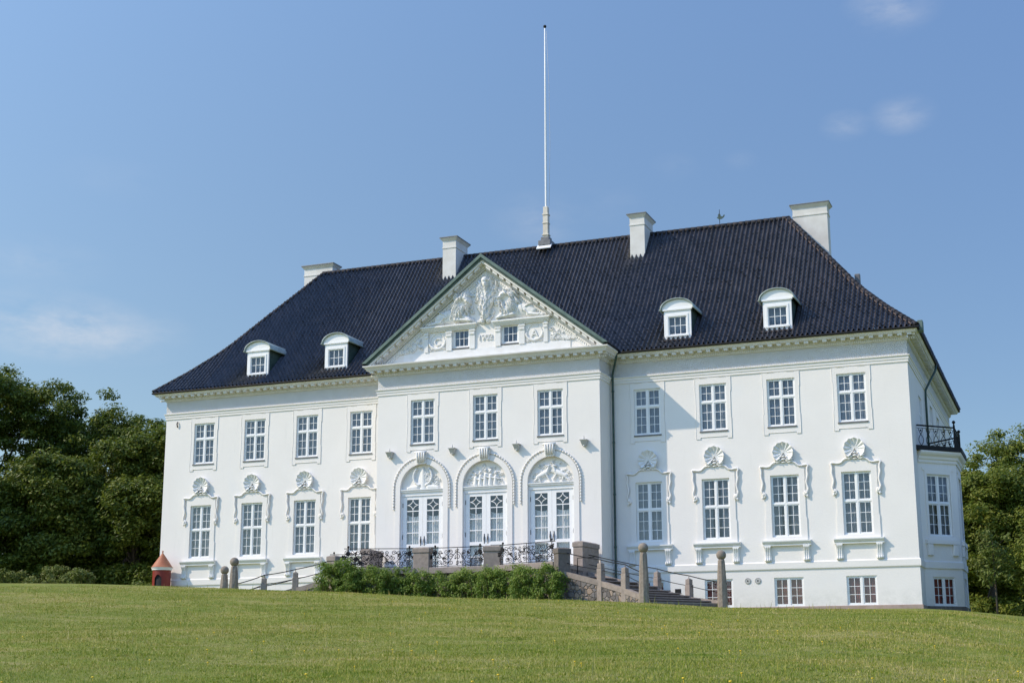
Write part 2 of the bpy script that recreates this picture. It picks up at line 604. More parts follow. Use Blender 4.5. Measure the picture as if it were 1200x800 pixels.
def build_ground():
    xs = np.concatenate([np.linspace(-900, -70, 16), np.linspace(-66, 60, 169), np.linspace(66, 900, 16)])
    ys = np.concatenate([np.linspace(-500, -100, 9), np.linspace(-95, 30, 251), np.linspace(36, 1500, 22)])
    X, Y = np.meshgrid(xs, ys)
    Z = ground(X, Y)
    V = np.stack([X, Y, Z], -1).reshape(-1, 3)
    nx, ny = len(xs), len(ys)
    i = np.arange(nx * ny).reshape(ny, nx)
    F = np.stack([i[:-1, :-1], i[:-1, 1:], i[1:, 1:], i[1:, :-1]], -1).reshape(-1, 4)
    o = np_mesh('lawn', V, F, MAT['lawn'], smooth=True)
    tag(o, 'sloping mown lawn rising to the white mansion', 'lawn', kind='structure')


build_ground()

# ------------------------------------------------------------------ palace
XR, XC, D, EV, ZE = 22.289, 6.598, 1.882, 0.65, 13.42
DEPTH = 24.3
BASE = -0.62
palace = thing('mansion', 'three storey white stucco mansion with black tiled hipped roof and central pediment on the lawn', 'mansion', (0, 0, BASE))
PAL = palace
WW, ZUT, ZUB, ZLT, ZLB, ZBT, ZBB = 0.733, 11.424, 8.927, 6.382, 3.226, 1.19, -0.24
A0, SP, CS = 8.659, 3.6, 3.793
WX = [s * (A0 + i * SP) for s in (-1, 1) for i in range(4)]
CXS = [-CS, 0, CS]


def wall_holes(mb, u0, u1, z0, z1, holes, th=0.38):
    """local wall: x = u, y = 0 outside .. th inside; rectangular openings"""
    us = sorted(set([u0, u1] + [h[0] for h in holes] + [h[1] for h in holes]))
    zs = sorted(set([z0, z1] + [h[2] for h in holes] + [h[3] for h in holes]))
    for a, b in zip(us[:-1], us[1:]):
        for c, d in zip(zs[:-1], zs[1:]):
            mu, mz = (a + b) / 2, (c + d) / 2
            if any(h[0] < mu < h[1] and h[2] < mz < h[3] for h in holes):
                continue
            mb.add([(a, 0, c), (b, 0, c), (b, 0, d), (a, 0, d)], [(0, 1, 2, 3)])
            mb.add([(a, th, c), (b, th, c), (b, th, d), (a, th, d)], [(3, 2, 1, 0)])
    for a, b, c, d in holes:
        for (p, q) in (((a, c), (b, c)), ((b, c), (b, d)), ((b, d), (a, d)), ((a, d), (a, c))):
            mb.add([(p[0], 0, p[1]), (q[0], 0, q[1]), (q[0], th, q[1]), (p[0], th, p[1])], [(0, 1, 2, 3)])
    for (p, q) in (((u0, z0), (u1, z0)), ((u1, z0), (u1, z1)), ((u1, z1), (u0, z1)), ((u0, z1), (u0, z0))):
        mb.add([(p[0], 0, p[1]), (q[0], 0, q[1]), (q[0], th, q[1]), (p[0], th, p[1])], [(0, 1, 2, 3)])
    return mb


def placed(mb, ox, oy, ang):
    c, s_ = math.cos(ang), math.sin(ang)
    return mb.xf(lambda x, y, z: (ox + x * c - y * s_, oy + x * s_ + y * c, z))


def facade_holes(xs):
    h = []
    for x in xs:
        h += [(x - WW, x + WW, ZUB, ZUT), (x - WW, x + WW, ZLB, ZLT)]
    return h


END_WIN_Y = [11.4, 15.4, 19.4]     # windows on the end walls behind the bay


def build_walls():
    for sx in (-1, 1):
        xs = [x for x in WX if x * sx > 0]
        hs = facade_holes(xs)
        if sx > 0:
            hs += [(x - .743, x + .743, ZBB, ZBT) for x in xs]
        u0, u1 = sorted((sx * XC, sx * XR))
        mb = wall_holes(MB(), u0, u1, BASE + .36, 12.95, hs)
        mb.build('wall', MAT['stucco'], PAL)
    # central projection: upper windows and arched door openings
    hs = [(x - WW, x + WW, ZUB, ZUT) for x in CXS] + [(x - 1.31, x + 1.31, 1.78, 7.78) for x in CXS]
    mb = wall_holes(MB(), -XC, XC, BASE + .36, 12.95, hs)
    for x in CXS:            # spandrels above each semicircle
        zc, r = 7.78 - 1.31, 1.31
        for s_ in (-1, 1):
            arc = [(x + s_ * r * math.cos(t), zc + r * math.sin(t)) for t in np.linspace(0, math.pi / 2, 13)]
            crn = (x + s_ * r, zc + r)
            for y_ in (0.0, .38):
                for p, q in zip(arc[:-1], arc[1:]):
                    mb.add([(crn[0], y_, crn[1]), (p[0], y_, p[1]), (q[0], y_, q[1])], [(0, 1, 2)])
            for p, q in zip(arc[:-1], arc[1:]):
                mb.add([(p[0], 0, p[1]), (q[0], 0, q[1]), (q[0], .38, q[1]), (p[0], .38, p[1])], [(0, 1, 2, 3)])
    mb.xf(lambda x, y, z: (x, y - D, z)).build('wall', MAT['stucco'], PAL)
    for sx in (-1, 1):
        mb = MB().box(sx * XC, sx * (XC - .38), -D + .38, .02, BASE + .36, 12.95)
        mb.build('wall', MAT['stucco'], PAL)
        # end walls, local u = along the wall
        hs = facade_holes([y for y in END_WIN_Y]) + [(5.2 - .75, 5.2 + .75, 7.75, 10.9)]
        mb = wall_holes(MB(), .38, DEPTH, BASE + .36, 12.95, hs)
        if sx > 0:
            placed(mb, XR, 0, math.pi / 2)
        else:
            mb.xf(lambda x, y, z: (-XR + y, x, z))
        mb.build('wall', MAT['stucco'], PAL)
    MB().box(-XR + .38, XR - .38, DEPTH - .38, DEPTH, BASE + .36, 12.95).build('wall', MAT['stucco'], PAL)
    # rooms behind the windows
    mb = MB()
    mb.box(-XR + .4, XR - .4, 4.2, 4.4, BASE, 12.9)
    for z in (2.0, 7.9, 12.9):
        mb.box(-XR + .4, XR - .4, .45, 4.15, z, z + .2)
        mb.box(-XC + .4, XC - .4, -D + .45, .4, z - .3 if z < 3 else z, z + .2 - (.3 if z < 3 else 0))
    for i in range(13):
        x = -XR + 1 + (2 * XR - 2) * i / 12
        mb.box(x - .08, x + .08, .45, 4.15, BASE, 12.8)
    mb.build('room_backing', MAT['room'], PAL)
    # granite plinth
    loop = [(-XR, 0), (-XC, 0), (-XC, -D), (XC, -D), (XC, 0), (XR, 0), (XR, DEPTH), (-XR, DEPTH)]
    MB().molding([(-.3, BASE - .6), (.045, BASE - .6), (.045, BASE + .345), (.02, BASE + .362), (-.3, BASE + .362)], loop, True).build('plinth', MAT['plinth'], PAL)
    # belt course
    MB().molding([(-.05, 1.60), (.055, 1.60), (.065, 1.64), (.065, 1.93), (.0, 1.99), (-.05, 1.99)], loop, True).build('belt_course', MAT['stucco'], PAL)
    # architrave mouldings
    MB().molding([(-.05, 11.80), (.045, 11.80), (.045, 11.93), (.075, 11.95), (.075, 12.06), (.13, 12.11), (.13, 12.15), (-.05, 12.17)], loop, True).build('architrave', MAT['stucco'], PAL)
    MB().molding([(-.05, 12.175), (.022, 12.175), (.022, 12.90), (-.05, 12.90)], loop, True).build('frieze', MAT['frieze'], PAL)
    # eaves cornice: bed mould, soffit and fascia
    prof = [(-.05, 12.905), (.07, 12.905), (.07, 12.935), (.10, 12.94), (.10, 13.045), (.14, 13.05), (.15, 13.20), (.52, 13.205), (.53, 13.25), (.58, 13.30), (.60, 13.345), (-.05, 13.345)]
    main = [(-XR, 0), (XR, 0), (XR, DEPTH), (-XR, DEPTH)]
    MB().molding(prof, main, True).build('cornice', MAT['dentil'], PAL)
    ris = [(-XC, .0), (-XC, -D), (XC, -D), (XC, .0)]
    MB().molding([(a, z + .003) for a, z in prof[:-1]] + [(.69, 13.40), (.70, 13.47), (-.05, 13.475)], ris).build('cornice', MAT['dentil'], PAL)
    # modillions and dentils
    mo, de = MB(), MB()

    def run(p, q, nrm, skip=None, each=False):
        L = math.hypot(q[0] - p[0], q[1] - p[1])
        d = ((q[0] - p[0]) / L, (q[1] - p[1]) / L)
        n = int(round(L / .47))
        for i in range(n):
            u = (i + .5) * L / n
            c = (p[0] + d[0] * u, p[1] + d[1] * u)
            if skip and skip(c):
                continue
            pts = [(c[0] + d[0] * a + nrm[0] * b, c[1] + d[1] * a + nrm[1] * b) for a, b in ((-.11, .152), (.11, .152), (.11, .47), (-.11, .47))]
            if each:
                MB().prism(pts, 13.085, 13.203, 'xy').build('modillion', MAT['dentil'], PAL, (c[0], c[1], 13.085))
            else:
                mo.prism(pts, 13.085, 13.203, 'xy')
        n = int(round(L / .105))
        for i in range(n):
            u = (i + .5) * L / n
            c = (p[0] + d[0] * u, p[1] + d[1] * u)
            if skip and skip(c):
                continue
            pts = [(c[0] + d[0] * a + nrm[0] * b, c[1] + d[1] * a + nrm[1] * b) for a, b in ((-.028, .08), (.028, .08), (.028, .14), (-.028, .14))]
            de.prism(pts, 12.945, 13.035, 'xy')
    run((-XR - .45, 0), (XR + .45, 0), (0, -1), lambda c: abs(c[0]) < XC + .6, True)
    run((XR, -.45), (XR, DEPTH), (1, 0))
    run((-XC - .45, -D), (XC + .45, -D), (0, -1), None, True)
    run((XC, -D - .3), (XC, -.5), (1, 0))
    tag(mo.build('modillions', MAT['dentil'], PAL), None, None, kind='stuff')
    tag(de.build('dentils', MAT['ornament'], PAL), None, None, kind='stuff')
    # gutters
    gp = [(EV + .065 * math.cos(a), 13.40 + .065 * math.sin(a)) for a in np.linspace(0, 2 * math.pi, 9)[:-1]]
    MB().molding(gp, [(XC + .5, 0), (XR, 0), (XR, DEPTH), (-XR, DEPTH), (-XR, 0), (-XC - .5, 0)]).build('gutter', MAT['iron'], PAL)


build_walls()

# ---- roof ---------------------------------------------------------
RT = [0, .68, 1.59, 2.06, 2.77, 3.50, 4.25, 5.12, 6.09, 6.90, 7.55]
RZ = [13.42, 14.04, 14.89, 15.38, 16.12, 16.98, 17.98, 19.12, 20.36, 21.42, 22.27]


def zr(t):
    return float(np.interp(t, RT, RZ))


def tiled_slope(half, name, place, pitch=.26, course=.36, parent=None, detail=True):
    """pantile field on the curved slope. local x along the eave, t inward; hips at 45 degrees"""
    tt = np.linspace(0, 7.55, 200)
    zz = np.array([zr(q) for q in tt])
    k = np.ones(15) / 15
    zs = zz.copy()
    zs[7:-7] = np.convolve(zz, k, 'valid')
    arc = np.concatenate([[0], np.cumsum(np.hypot(np.diff(tt), np.diff(zs)))])
    L = arc[-1]
    nc = int(L / course)
    per = 8
    nx = int(2 * half / pitch) * per
    u = np.linspace(-half, half, nx + 1)
    ph = u / pitch
    fr = ph - np.floor(ph)
    h = np.where(fr < .46, .120 * np.sin(math.pi * fr / .46) ** .9, -.030 * np.sin(math.pi * (fr - .46) / .54))
    V, F = [], []
    row = 0
    n1 = nx + 1
    for c in range(nc):
        for e in (0, 1):
            sarc = (c + e) * L / nc
            t_ = np.interp(sarc, arc, tt)
            z_ = np.interp(sarc, arc, zs)
            t2 = np.interp(min(sarc + .05, L), arc, tt)
            z2 = np.interp(min(sarc + .05, L), arc, zs)
            t1 = np.interp(max(sarc - .05, 0), arc, tt)
            z1 = np.interp(max(sarc - .05, 0), arc, zs)
            dx, dz = t2 - t1, z2 - z1
            l_ = math.hypot(dx, dz)
            nt_, nz_ = -dz / l_, dx / l_
            jit = .006 * rng.standard_normal(n1 // per + 1).repeat(per)[:n1]
            o = h + (.034 if e == 0 else .006) + jit + .03
            V.append(np.stack([u, t_ + nt_ * o, z_ + nz_ * o], -1))
        a = np.arange(nx) + row * n1
        F.append(np.stack([a, a + 1, a + n1 + 1, a + n1], -1))
        if c < nc - 1:
            b = a + n1
            F.append(np.stack([b, b + 1, b + n1 + 1, b + n1], -1))
        row += 2
    V = np.concatenate(V)
    F = np.concatenate(F)
    # clip with the hip planes
    me = bpy.data.meshes.new('tmp')
    me.from_pydata(V.tolist(), [], F.tolist())
    bm_ = bmesh.new()
    bm_.from_mesh(me)
    for s_ in (-1, 1):
        nrm = Vector((s_, 1, 0)).normalized()
        co = Vector((s_ * half, 0, 0))
        g = bm_.verts[:] + bm_.edges[:] + bm_.faces[:]
        bmesh.ops.bisect_plane(bm_, geom=g, plane_co=co, plane_no=nrm, clear_outer=True)
    me2 = bpy.data.meshes.new(name)
    for q in bm_.verts:
        q.co = Vector(place(q.co.x, q.co.y, q.co.z))
    bmesh.ops.recalc_face_normals(bm_, faces=bm_.faces)
    bm_.to_mesh(me2)
    bm_.free()
    bpy.data.meshes.remove(me)
    me2.polygons.foreach_set('use_smooth', [True] * len(me2.polygons))
    me2.materials.append(MAT['tile'])
    me2.set_sharp_from_angle(angle=R(50))
    return me2


EX, EY0, EY1 = XR + EV, -EV, DEPTH + EV
roof = None


def build_roof():
    global roof
    front = tiled_slope(EX, 'roof', lambda x, t, z: (x, EY0 + t, z))
    half = (EY1 - EY0) / 2
    my = (EY0 + EY1) / 2
    right = tiled_slope(half, 'roof', lambda x, t, z: (EX - t, my + x, z))
    left = tiled_slope(half, 'roof', lambda x, t, z: (-EX + t, my - x, z))
    bm_ = bmesh.new()
    for q in (front, right, left):
        bm_.from_mesh(q)
    # plain rear slope, flat top and soffit lining
    T = RT
    for i in range(len(T) - 1):
        a, b = T[i], T[i + 1]
        vs = [bm_.verts.new(p) for p in ((EX - a, EY1 - a, zr(a)), (-EX + a, EY1 - a, zr(a)), (-EX + b, EY1 - b, zr(b)), (EX - b, EY1 - b, zr(b)))]
        bm_.faces.new(vs)
    t = 7.55
    vs = [bm_.verts.new(p) for p in ((-EX + t, EY0 + t, 22.25), (EX - t, EY0 + t, 22.25), (EX - t, EY1 - t, 22.25), (-EX + t, EY1 - t, 22.25))]
    bm_.faces.new(vs)
    vs = [bm_.verts.new(p) for p in ((-EX + .05, EY0 + .05, 13.36), (EX - .05, EY0 + .05, 13.36), (EX - .05, EY1 - .05, 13.36), (-EX + .05, EY1 - .05, 13.36))]
    bm_.faces.new(vs)
    me = bpy.data.meshes.new('roof')
    bm_.to_mesh(me)
    bm_.free()
    me.materials.append(MAT['tile'])
    me.set_sharp_from_angle(angle=R(50))
    roof = link(bpy.data.objects.new('roof', me), PAL, (0, 0, 0))

    # ridge and hip tiles: a row of overlapping half-round caps
    def caps(pts, r, name, m, step=.36):
        mb = MB()
        P = [Vector(p) for p in pts]
        acc = [0]
        for a, b in zip(P[:-1], P[1:]):
            acc.append(acc[-1] + (b - a).length)
        n = max(1, int(acc[-1] / step))

        def at(s_):
            s_ = min(max(s_, 0), acc[-1])
            i = max(0, min(len(acc) - 2, int(np.searchsorted(acc, s_)) - 1))
            f = (s_ - acc[i]) / (acc[i + 1] - acc[i])
            return P[i].lerp(P[i + 1], f)
        for k in range(n):
            a, b = at(k * acc[-1] / n), at((k + 1) * acc[-1] / n + .05)
            mb.tube([a, b], [r * 1.12, r * .92], 10)
        return mb.build(name, m, roof)
    hr = [(EX - t_, EY0 + t_, zr(t_) + .06) for t_ in np.linspace(0.02, 7.5, 40)]
    hl = [(-x, y, z) for x, y, z in hr]
    for q in (hr, hl):
        caps(q, .125, 'hip_tile_row', MAT['ridge'])
    caps([(-EX + 7.5, EY0 + 7.52, 22.31), (EX - 7.5, EY0 + 7.52, 22.31)], .13, 'ridge_tile_row', MAT['ridge'])
    for s_ in (-1, 1):
        caps([(s_ * (EX - 7.52), EY0 + 7.52, 22.31), (s_ * (EX - 7.52), EY1 - 7.52, 22.31)], .13, 'ridge_tile_row', MAT['ridge'])
    # mortar bedding showing beside the hip caps
    MB().tube([(x - .16, y - .03, z - .01) for x, y, z in hr], .05, 5).build('hip_mortar', MAT['mortar'], roof)


build_roof()


# ---- gable roof and pediment ---------------------------------------
AP, SL = 19.25, .776


def build_pediment():
    mbs = {}

    def strip(name, m, v0, v1, y0, y1, zb=13.478):
        mb = mbs.setdefault(name, (MB(), m))[0]
        for s_ in (-1, 1):
            x0 = (AP - v0 - zb) / SL
            x1 = (AP - v1 - zb) / SL
            mb.prism([(s_ * x0, zb), (0, AP - v0), (0, AP - v1), (s_ * x1, zb)], y0, y1)
    strip('copper_edge', MAT['copper'], -.03, .17, -D - .74, -D + .5, 13.60)
    strip('raking_fascia', MAT['dark_copper'], .172, .30, -D - .66, -D - .1, 13.55)
    strip('raking_cornice', MAT['ornament'], .30, .44, -D - .58, -D + .1)
    strip('raking_bed', MAT['dentil'], .442, .62, -D - .22, -D + .1)
    strip('raking_bed', MAT['dentil'], .622, .74, -D - .12, -D + .1)
    strip('raking_border', MAT['ornament'], .80, 1.10, -D - .05, -D + .1)
    for k, (mb, m) in mbs.items():
        mb.build(k, m, PAL)
    # modillions and beads up the rake
    mo, be = MB(), MB()
    n = 17
    for s_ in (-1, 1):
        for i in range(n):
            x = .35 + (6.75 - .35) * i / (n - 1)
            w_ = .13
            q = [(s_ * (x - w_), AP - SL * (x - w_) - .442), (s_ * (x + w_), AP - SL * (x + w_) - .442), (s_ * (x + w_), AP - SL * (x + w_) - .60), (s_ * (x - w_), AP - SL * (x - w_) - .60)]
            MB().prism(q, -D - .50, -D - .222).build('raking_modillion', MAT['dentil'], PAL, (s_ * x, -D - .3, AP - SL * x - .6))
        for i in range(58):
            x = .1 + 6.0 * i / 57
            be.ball((s_ * x, -D - .06, AP - SL * x - .95), .055, 6, (1, .8, 1.3))
    tag(be.build('beads', MAT['ornament'], PAL), None, None, kind='stuff')
    # tympanum
    hs = [(s_ * 1.47 - .5, s_ * 1.47 + .5, 14.19, 15.24) for s_ in (-1, 1)]
    mb = wall_holes(MB(), -4.1, 4.1, 13.40, 15.40, hs, .3)
    ztop = AP - .72
    mb.prism([(4.1, 13.40), ((ztop - 13.4) / SL, 13.40), (4.1, ztop - SL * 4.1)], 0, .3)
    mb.prism([(-4.1, 13.40), (-(ztop - 13.4) / SL, 13.40), (-4.1, ztop - SL * 4.1)], 0, .3)
    if ztop - SL * 4.1 < 15.4:
        pass
    mb.prism([(-(ztop - 15.4) / SL, 15.40), ((ztop - 15.4) / SL, 15.40), (0, ztop)], 0, .3)
    mb.xf(lambda x, y, z: (x, y - D, z)).build('tympanum', MAT['stucco'], PAL)
    # base band, shelves and pilasters
    mb = MB()
    mb.box(-5.0, 5.0, -D - .04, -D + .02, 13.6, 14.07)
    for s_ in (-1, 1):
        for a, b in ((.62, .93), (2.02, 2.36), (3.47, 3.70)):
            x0, x1 = sorted((s_ * a, s_ * b))
            mb.box(x0, x1, -D - .09, -D + .02, 14.072, 15.21)
            mb.box(x0 - .03, x1 + .03, -D - .15, -D + .02, 15.06, 15.14)
            mb.bbox(x0 - .01, x1 + .01, -D - .14, -D - .03, 14.86, 15.02, .03)
        x0, x1 = sorted((s_ * .56, s_ * 3.78))
        mb.box(x0, x1, -D - .13, -D + .02, 15.212, 15.30)
        mb.box(x0 - .05, x1 + .05, -D - .21, -D + .02, 15.302, 15.40)
        mb.box(x0 - .10, x1 + .10, -D - .29, -D + .02, 15.402, 15.50)
    mb.build('pediment_frame', MAT['ornament'], PAL)
    # gable roof over the projection
    mb = MB()
    for s_ in (-1, 1):
        nx = 26
        for i in range(nx):
            xa, xb = 7.30 * i / nx, 7.30 * (i + 1) / nx
            mb.add([(s_ * xa, -D - .5, AP - SL * xa - .04), (s_ * xb, -D - .5, AP - SL * xb - .04), (s_ * xb, 5.0, AP - SL * xb - .04), (s_ * xa, 5.0, AP - SL * xa - .04)], [(0, 1, 2, 3)])
    mb.build('gable_roof', MAT['tile'], PAL)
    # side gutter ends of the gable eaves
    for s_ in (-1, 1):
        MB().tube([(s_ * 7.27, -D - .70, 13.58), (s_ * 7.27, -.4, 13.5)], .07, 8).build('gutter', MAT['iron'], PAL)


build_pediment()


# ---- relief carving --------------------------------------------------
def relief(name, x0, x1, z0, z1, step, prims, y, m, parent, inside=None, tex=None, base=0.0, at=None):
    """carved panel: every prim is (x1,z1,r1, x2,z2,r2, height[, stripe freq, stripe dx, stripe dz])"""
    nx, nz = int((x1 - x0) / step) + 1, int((z1 - z0) / step) + 1
    X, Z = np.meshgrid(np.linspace(x0, x1, nx), np.linspace(z0, z1, nz))
    H = np.zeros_like(X)
    for p in prims:
        ax, az, ra, bx, bz, rb, hh = p[:7]
        dx, dz = bx - ax, bz - az
        l2 = dx * dx + dz * dz + 1e-9
        t_ = np.clip(((X - ax) * dx + (Z - az) * dz) / l2, 0, 1)
        r_ = ra + (rb - ra) * t_
        d2 = ((X - ax - dx * t_) ** 2 + (Z - az - dz * t_) ** 2) / (r_ * r_)
        h = hh * np.sqrt(np.clip(1 - d2, 0, 1))
        if len(p) > 7:
            fq, sx, sz = p[7:10]
            if sx == 9:      # stripes radiating from the prim's first point
                ang = np.arctan2(Z - az, X - ax)
                h = h * (0.72 + .28 * np.cos(ang * fq))
            else:
                h = h * (0.72 + .28 * np.cos((X * sx + Z * sz) * fq + 2.0 * np.sin(Z * 5 + X * 3)))
        H = np.maximum(H, h)
    keep = H > 0.004
    if inside is not None:
        keep &= inside(X, Z)
    H = H + base
    idx = np.arange(nx * nz).reshape(nz, nx)
    q = keep[:-1, :-1] | keep[:-1, 1:] | keep[1:, 1:] | keep[1:, :-1]
    F = np.stack([idx[:-1, :-1], idx[:-1, 1:], idx[1:, 1:], idx[1:, :-1]], -1)[q]
    V = np.stack([X, y - H + .004, Z], -1).reshape(-1, 3)
    used, inv = np.unique(F.ravel(), return_inverse=True)
    o = np_mesh(name, V[used] - np.array(at or (0, 0, 0)), inv.reshape(F.shape), m, parent, at or (0, 0, 0), smooth=True)
    return o


def spiral(cx, cz, r, turns, w_, hh, a0=0.0, sgn=1):
    out = []
    n = int(turns * 9)
    last = None
    for i in range(n + 1):
        t_ = i / n
        a = a0 + sgn * t_ * turns * 2 * math.pi
        rr = r * (1 - .82 * t_)
        p = (cx + rr * math.cos(a), cz + rr * math.sin(a))
        if last:
            out.append((*last, w_ * (1.05 - .5 * t_), *p, w_ * (1.05 - .5 * t_), hh))
        last = p
    return out


def lion(s_, rr):
    x = lambda v: s_ * v
    pr = [
        (x(1.60), 16.05, .46, x(2.35), 15.95, .36, .20),            # trunk
        (x(2.15), 16.10, .30, x(2.45), 16.0, .30, .24),
        (x(2.66), 15.98, .32, x(2.85), 15.84, .25, .24), (x(2.45), 16.12, .05, x(2.75), 16.25, .05, .29), (x(2.40), 15.95, .05, x(2.62), 15.72, .05, .30), (x(1.95), 16.2, .05, x(2.05), 15.85, .04, .27), (x(2.2), 16.22, .05, x(2.28), 15.9, .04, .27),
        (x(2.62), 15.70, .15, x(3.25), 15.61, .11, .27), (x(3.15), 15.63, .12, x(3.42), 15.58, .09, .22),
        (x(2.9), 16.1, .07, x(3.35), 15.80, .06, .14), (x(3.35), 15.80, .06, x(3.62), 15.62, .07, .14),
        (x(1.75), 15.76, .15, x(.95), 15.66, .12, .32), (x(.98), 15.66, .14, x(.80), 15.62, .12, .36),
        (x(1.45), 15.98, .14, x(1.05), 15.78, .12, .30), (x(1.08), 15.78, .13, x(.90), 15.74, .11, .33),
        (x(1.42), 16.75, .46, x(1.65), 16.25, .42, .27),
        (x(1.15), 16.93, .235, x(1.04), 16.80, .21, .44),           # skull
        (x(1.00), 16.74, .135, x(.95), 16.67, .12, .52),            # muzzle
        (x(1.00), 16.55, .10, x(.98), 16.50, .08, .45),             # jaw
        (x(.95), 16.75, .04, x(.93), 16.70, .05, .56),              # nose
        (x(1.24), 17.13, .075, x(1.28), 17.18, .05, .46),           # ear
        (x(1.16), 16.90, .05, x(1.06), 16.87, .04, .50),            # brow
    ]
    for k in range(84):                                             # locks of the mane
        a = rr.uniform(-.5, 1.9) * math.pi
        q = rr.uniform(.24, .60)
        cx, cz = 1.30 + q * math.cos(a), 16.72 + q * 1.1 * math.sin(a)
        if cx < 1.16 and 16.45 < cz < 17.05:
            continue
        L = rr.uniform(.22, .42)
        ex, ez = cx + .35 * L + .25 * math.cos(a) * L, cz - L + .25 * math.sin(a) * L
        mx_, mz_ = (cx + ex) / 2 + rr.uniform(.02, .07), (cz + ez) / 2
        h_ = .47 - .35 * (q - .2) + rr.uniform(-.06, .04)
        pr += [(x(cx), cz, .055, x(mx_), mz_, .06, h_), (x(mx_), mz_, .06, x(ex), ez, .02, h_ - .03)]
    return pr


def build_reliefs():
    rl = random.Random(77)
    pr = lion(-1, rl) + lion(1, rl)
    # the tall maned figure in the middle, its locks falling to a point
    pr += [(0, 17.2, .55, .02, 16.2, .30, .24), (0.02, 16.3, .30, .02, 15.66, .10, .26),
           (.06, 17.85, .27, .10, 17.62, .24, .46), (.13, 17.60, .12, .15, 17.50, .12, .55), (.15, 17.62, .045, .16, 17.56, .05, .60),
           (.0, 17.80, .05, .08, 17.79, .04, .52), (.18, 17.79, .04, .27, 17.80, .05, .52), (.14, 17.38, .10, .13, 17.28, .06, .50),
           (-.20, 15.60, .12, -.12, 15.50, .10, .24), (.24, 15.60, .12, .18, 15.50, .10, .24)]
    for k in range(120):
        t_ = rl.uniform(0, 1)
        u_ = rl.uniform(-1, 1)
        w0 = .74 - .58 * t_ ** 1.3
        cz = lerp(18.0, 15.95, t_)
        cx = .05 + u_ * w0 * (1 if t_ > .12 else .6)
        if abs(cx - .1) < .24 and 17.4 < cz < 18.0:
            continue
        L = rl.uniform(.25, .5)
        ex, ez = cx - u_ * .10 - .02, cz - L
        mx_, mz_ = (cx + ex) / 2 + rl.uniform(-.06, .06), (cz + ez) / 2
        h_ = .42 - .16 * abs(u_) + rl.uniform(-.08, .03)
        pr += [(cx, cz, .05, mx_, mz_, .055, h_), (mx_, mz_, .055, ex, ez, .018, h_ - .03)]
    for k in range(90):
        cz = rl.uniform(15.6, 18.0)
        lim = (AP - 1.35 - cz) / SL
        cx = rl.uniform(-lim, lim)
        pr += spiral(cx, cz, rl.uniform(.10, .2), 1.2, .045, rl.uniform(.06, .12), rl.uniform(0, 6), rl.choice((-1, 1)))
    relief('lion_relief', -3.9, 3.9, 15.40, 18.5, .028, pr, -D, MAT['ornament'], PAL, base=.02)
    # scrolling foliage in the corners
    rr = random.Random(5)
    for s_ in (-1, 1):
        pr = []
        for i in range(40):
            x = rr.uniform(3.90, 5.35)
            zt = min(15.5, AP - 1.25 - SL * x)
            z = rr.uniform(14.18, max(14.22, zt))
            pr += spiral(s_ * x, z, rr.uniform(.08, .16), 1.2, .03, .10, rr.uniform(0, 6), rr.choice((-1, 1)))
        relief('foliage_relief', *sorted((s_ * 3.75, s_ * 5.7)), 14.08, 15.6, .022, pr, -D, MAT['ornament'], PAL)
        # monogram panel: a wreath below, a round field above
        pr = []
        cx = s_ * 2.92
        for i in range(30):
            a = math.pi + math.pi * i / 29
            pr.append((cx + .46 * math.cos(a), 14.62 + .36 * math.sin(a), .055, cx + .52 * math.cos(a + .1), 14.62 + .42 * math.sin(a + .1), .04, .10))
        for i in range(12):
            pr += spiral(cx + rr.uniform(-.48, .48), rr.uniform(14.16, 14.36), .07, 1.1, .025, .09, rr.uniform(0, 6))
        for i in range(22):
            a = math.pi * i / 21
            pr.append((cx + .44 * math.cos(a), 14.66 + .44 * math.sin(a), .03, cx + .44 * math.cos(a + .1), 14.66 + .44 * math.sin(a + .1), .03, .05))
        relief('wreath_relief', cx - .58, cx + .58, 14.08, 15.2, .018, pr, -D, MAT['ornament'], PAL)
    # letters
    for txt, x, z, size in (('1902', 0.0, 14.50, .46), ('C', -2.92, 14.42, .62), ('A', 2.92, 14.42, .62)):
        cu = bpy.data.curves.new('lettering', 'FONT')
        cu.body = txt
        cu.size = size
        cu.align_x = 'CENTER'
        cu.extrude = .035
        to = bpy.data.objects.new('tmp', cu)
        COL.objects.link(to)
        bpy.context.view_layer.update()
        me = bpy.data.meshes.new_from_object(to.evaluated_get(bpy.context.evaluated_depsgraph_get()))
        bpy.data.objects.remove(to)
        for v in me.vertices:
            v.co = Vector((v.co.x, -v.co.z, v.co.y))
        me.materials.clear()
        me.materials.append(MAT['ornament'])
        me.name = 'lettering'
        link(bpy.data.objects.new('lettering', me), PAL, (x, -D - .03, z))


build_reliefs()


# ---- windows -----------------------------------------------------------
def grid_leaf(mb, x0, x1, z0, z1, cols, rows, st=.05, mu=.026, y0=.07, y1=.115):
    """one casement: stiles, rails and glazing bars"""
    mb.box(x0, x0 + st, y0, y1, z0, z1)
    mb.box(x1 - st, x1, y0, y1, z0, z1)
    mb.box(x0 + st, x1 - st, y0, y1, z0, z0 + st)
    mb.box(x0 + st, x1 - st, y0, y1, z1 - st, z1)
    for i in range(1, cols):
        x = lerp(x0 + st, x1 - st, i / cols)
        mb.box(x - mu / 2, x + mu / 2, y0 + .008, y1 - .008, z0 + st, z1 - st)
    for j in range(1, rows):
        z = lerp(z0 + st, z1 - st, j / rows)
        mb.box(x0 + st, x1 - st, y0 + .01, y1 - .01, z - mu / 2, z + mu / 2)


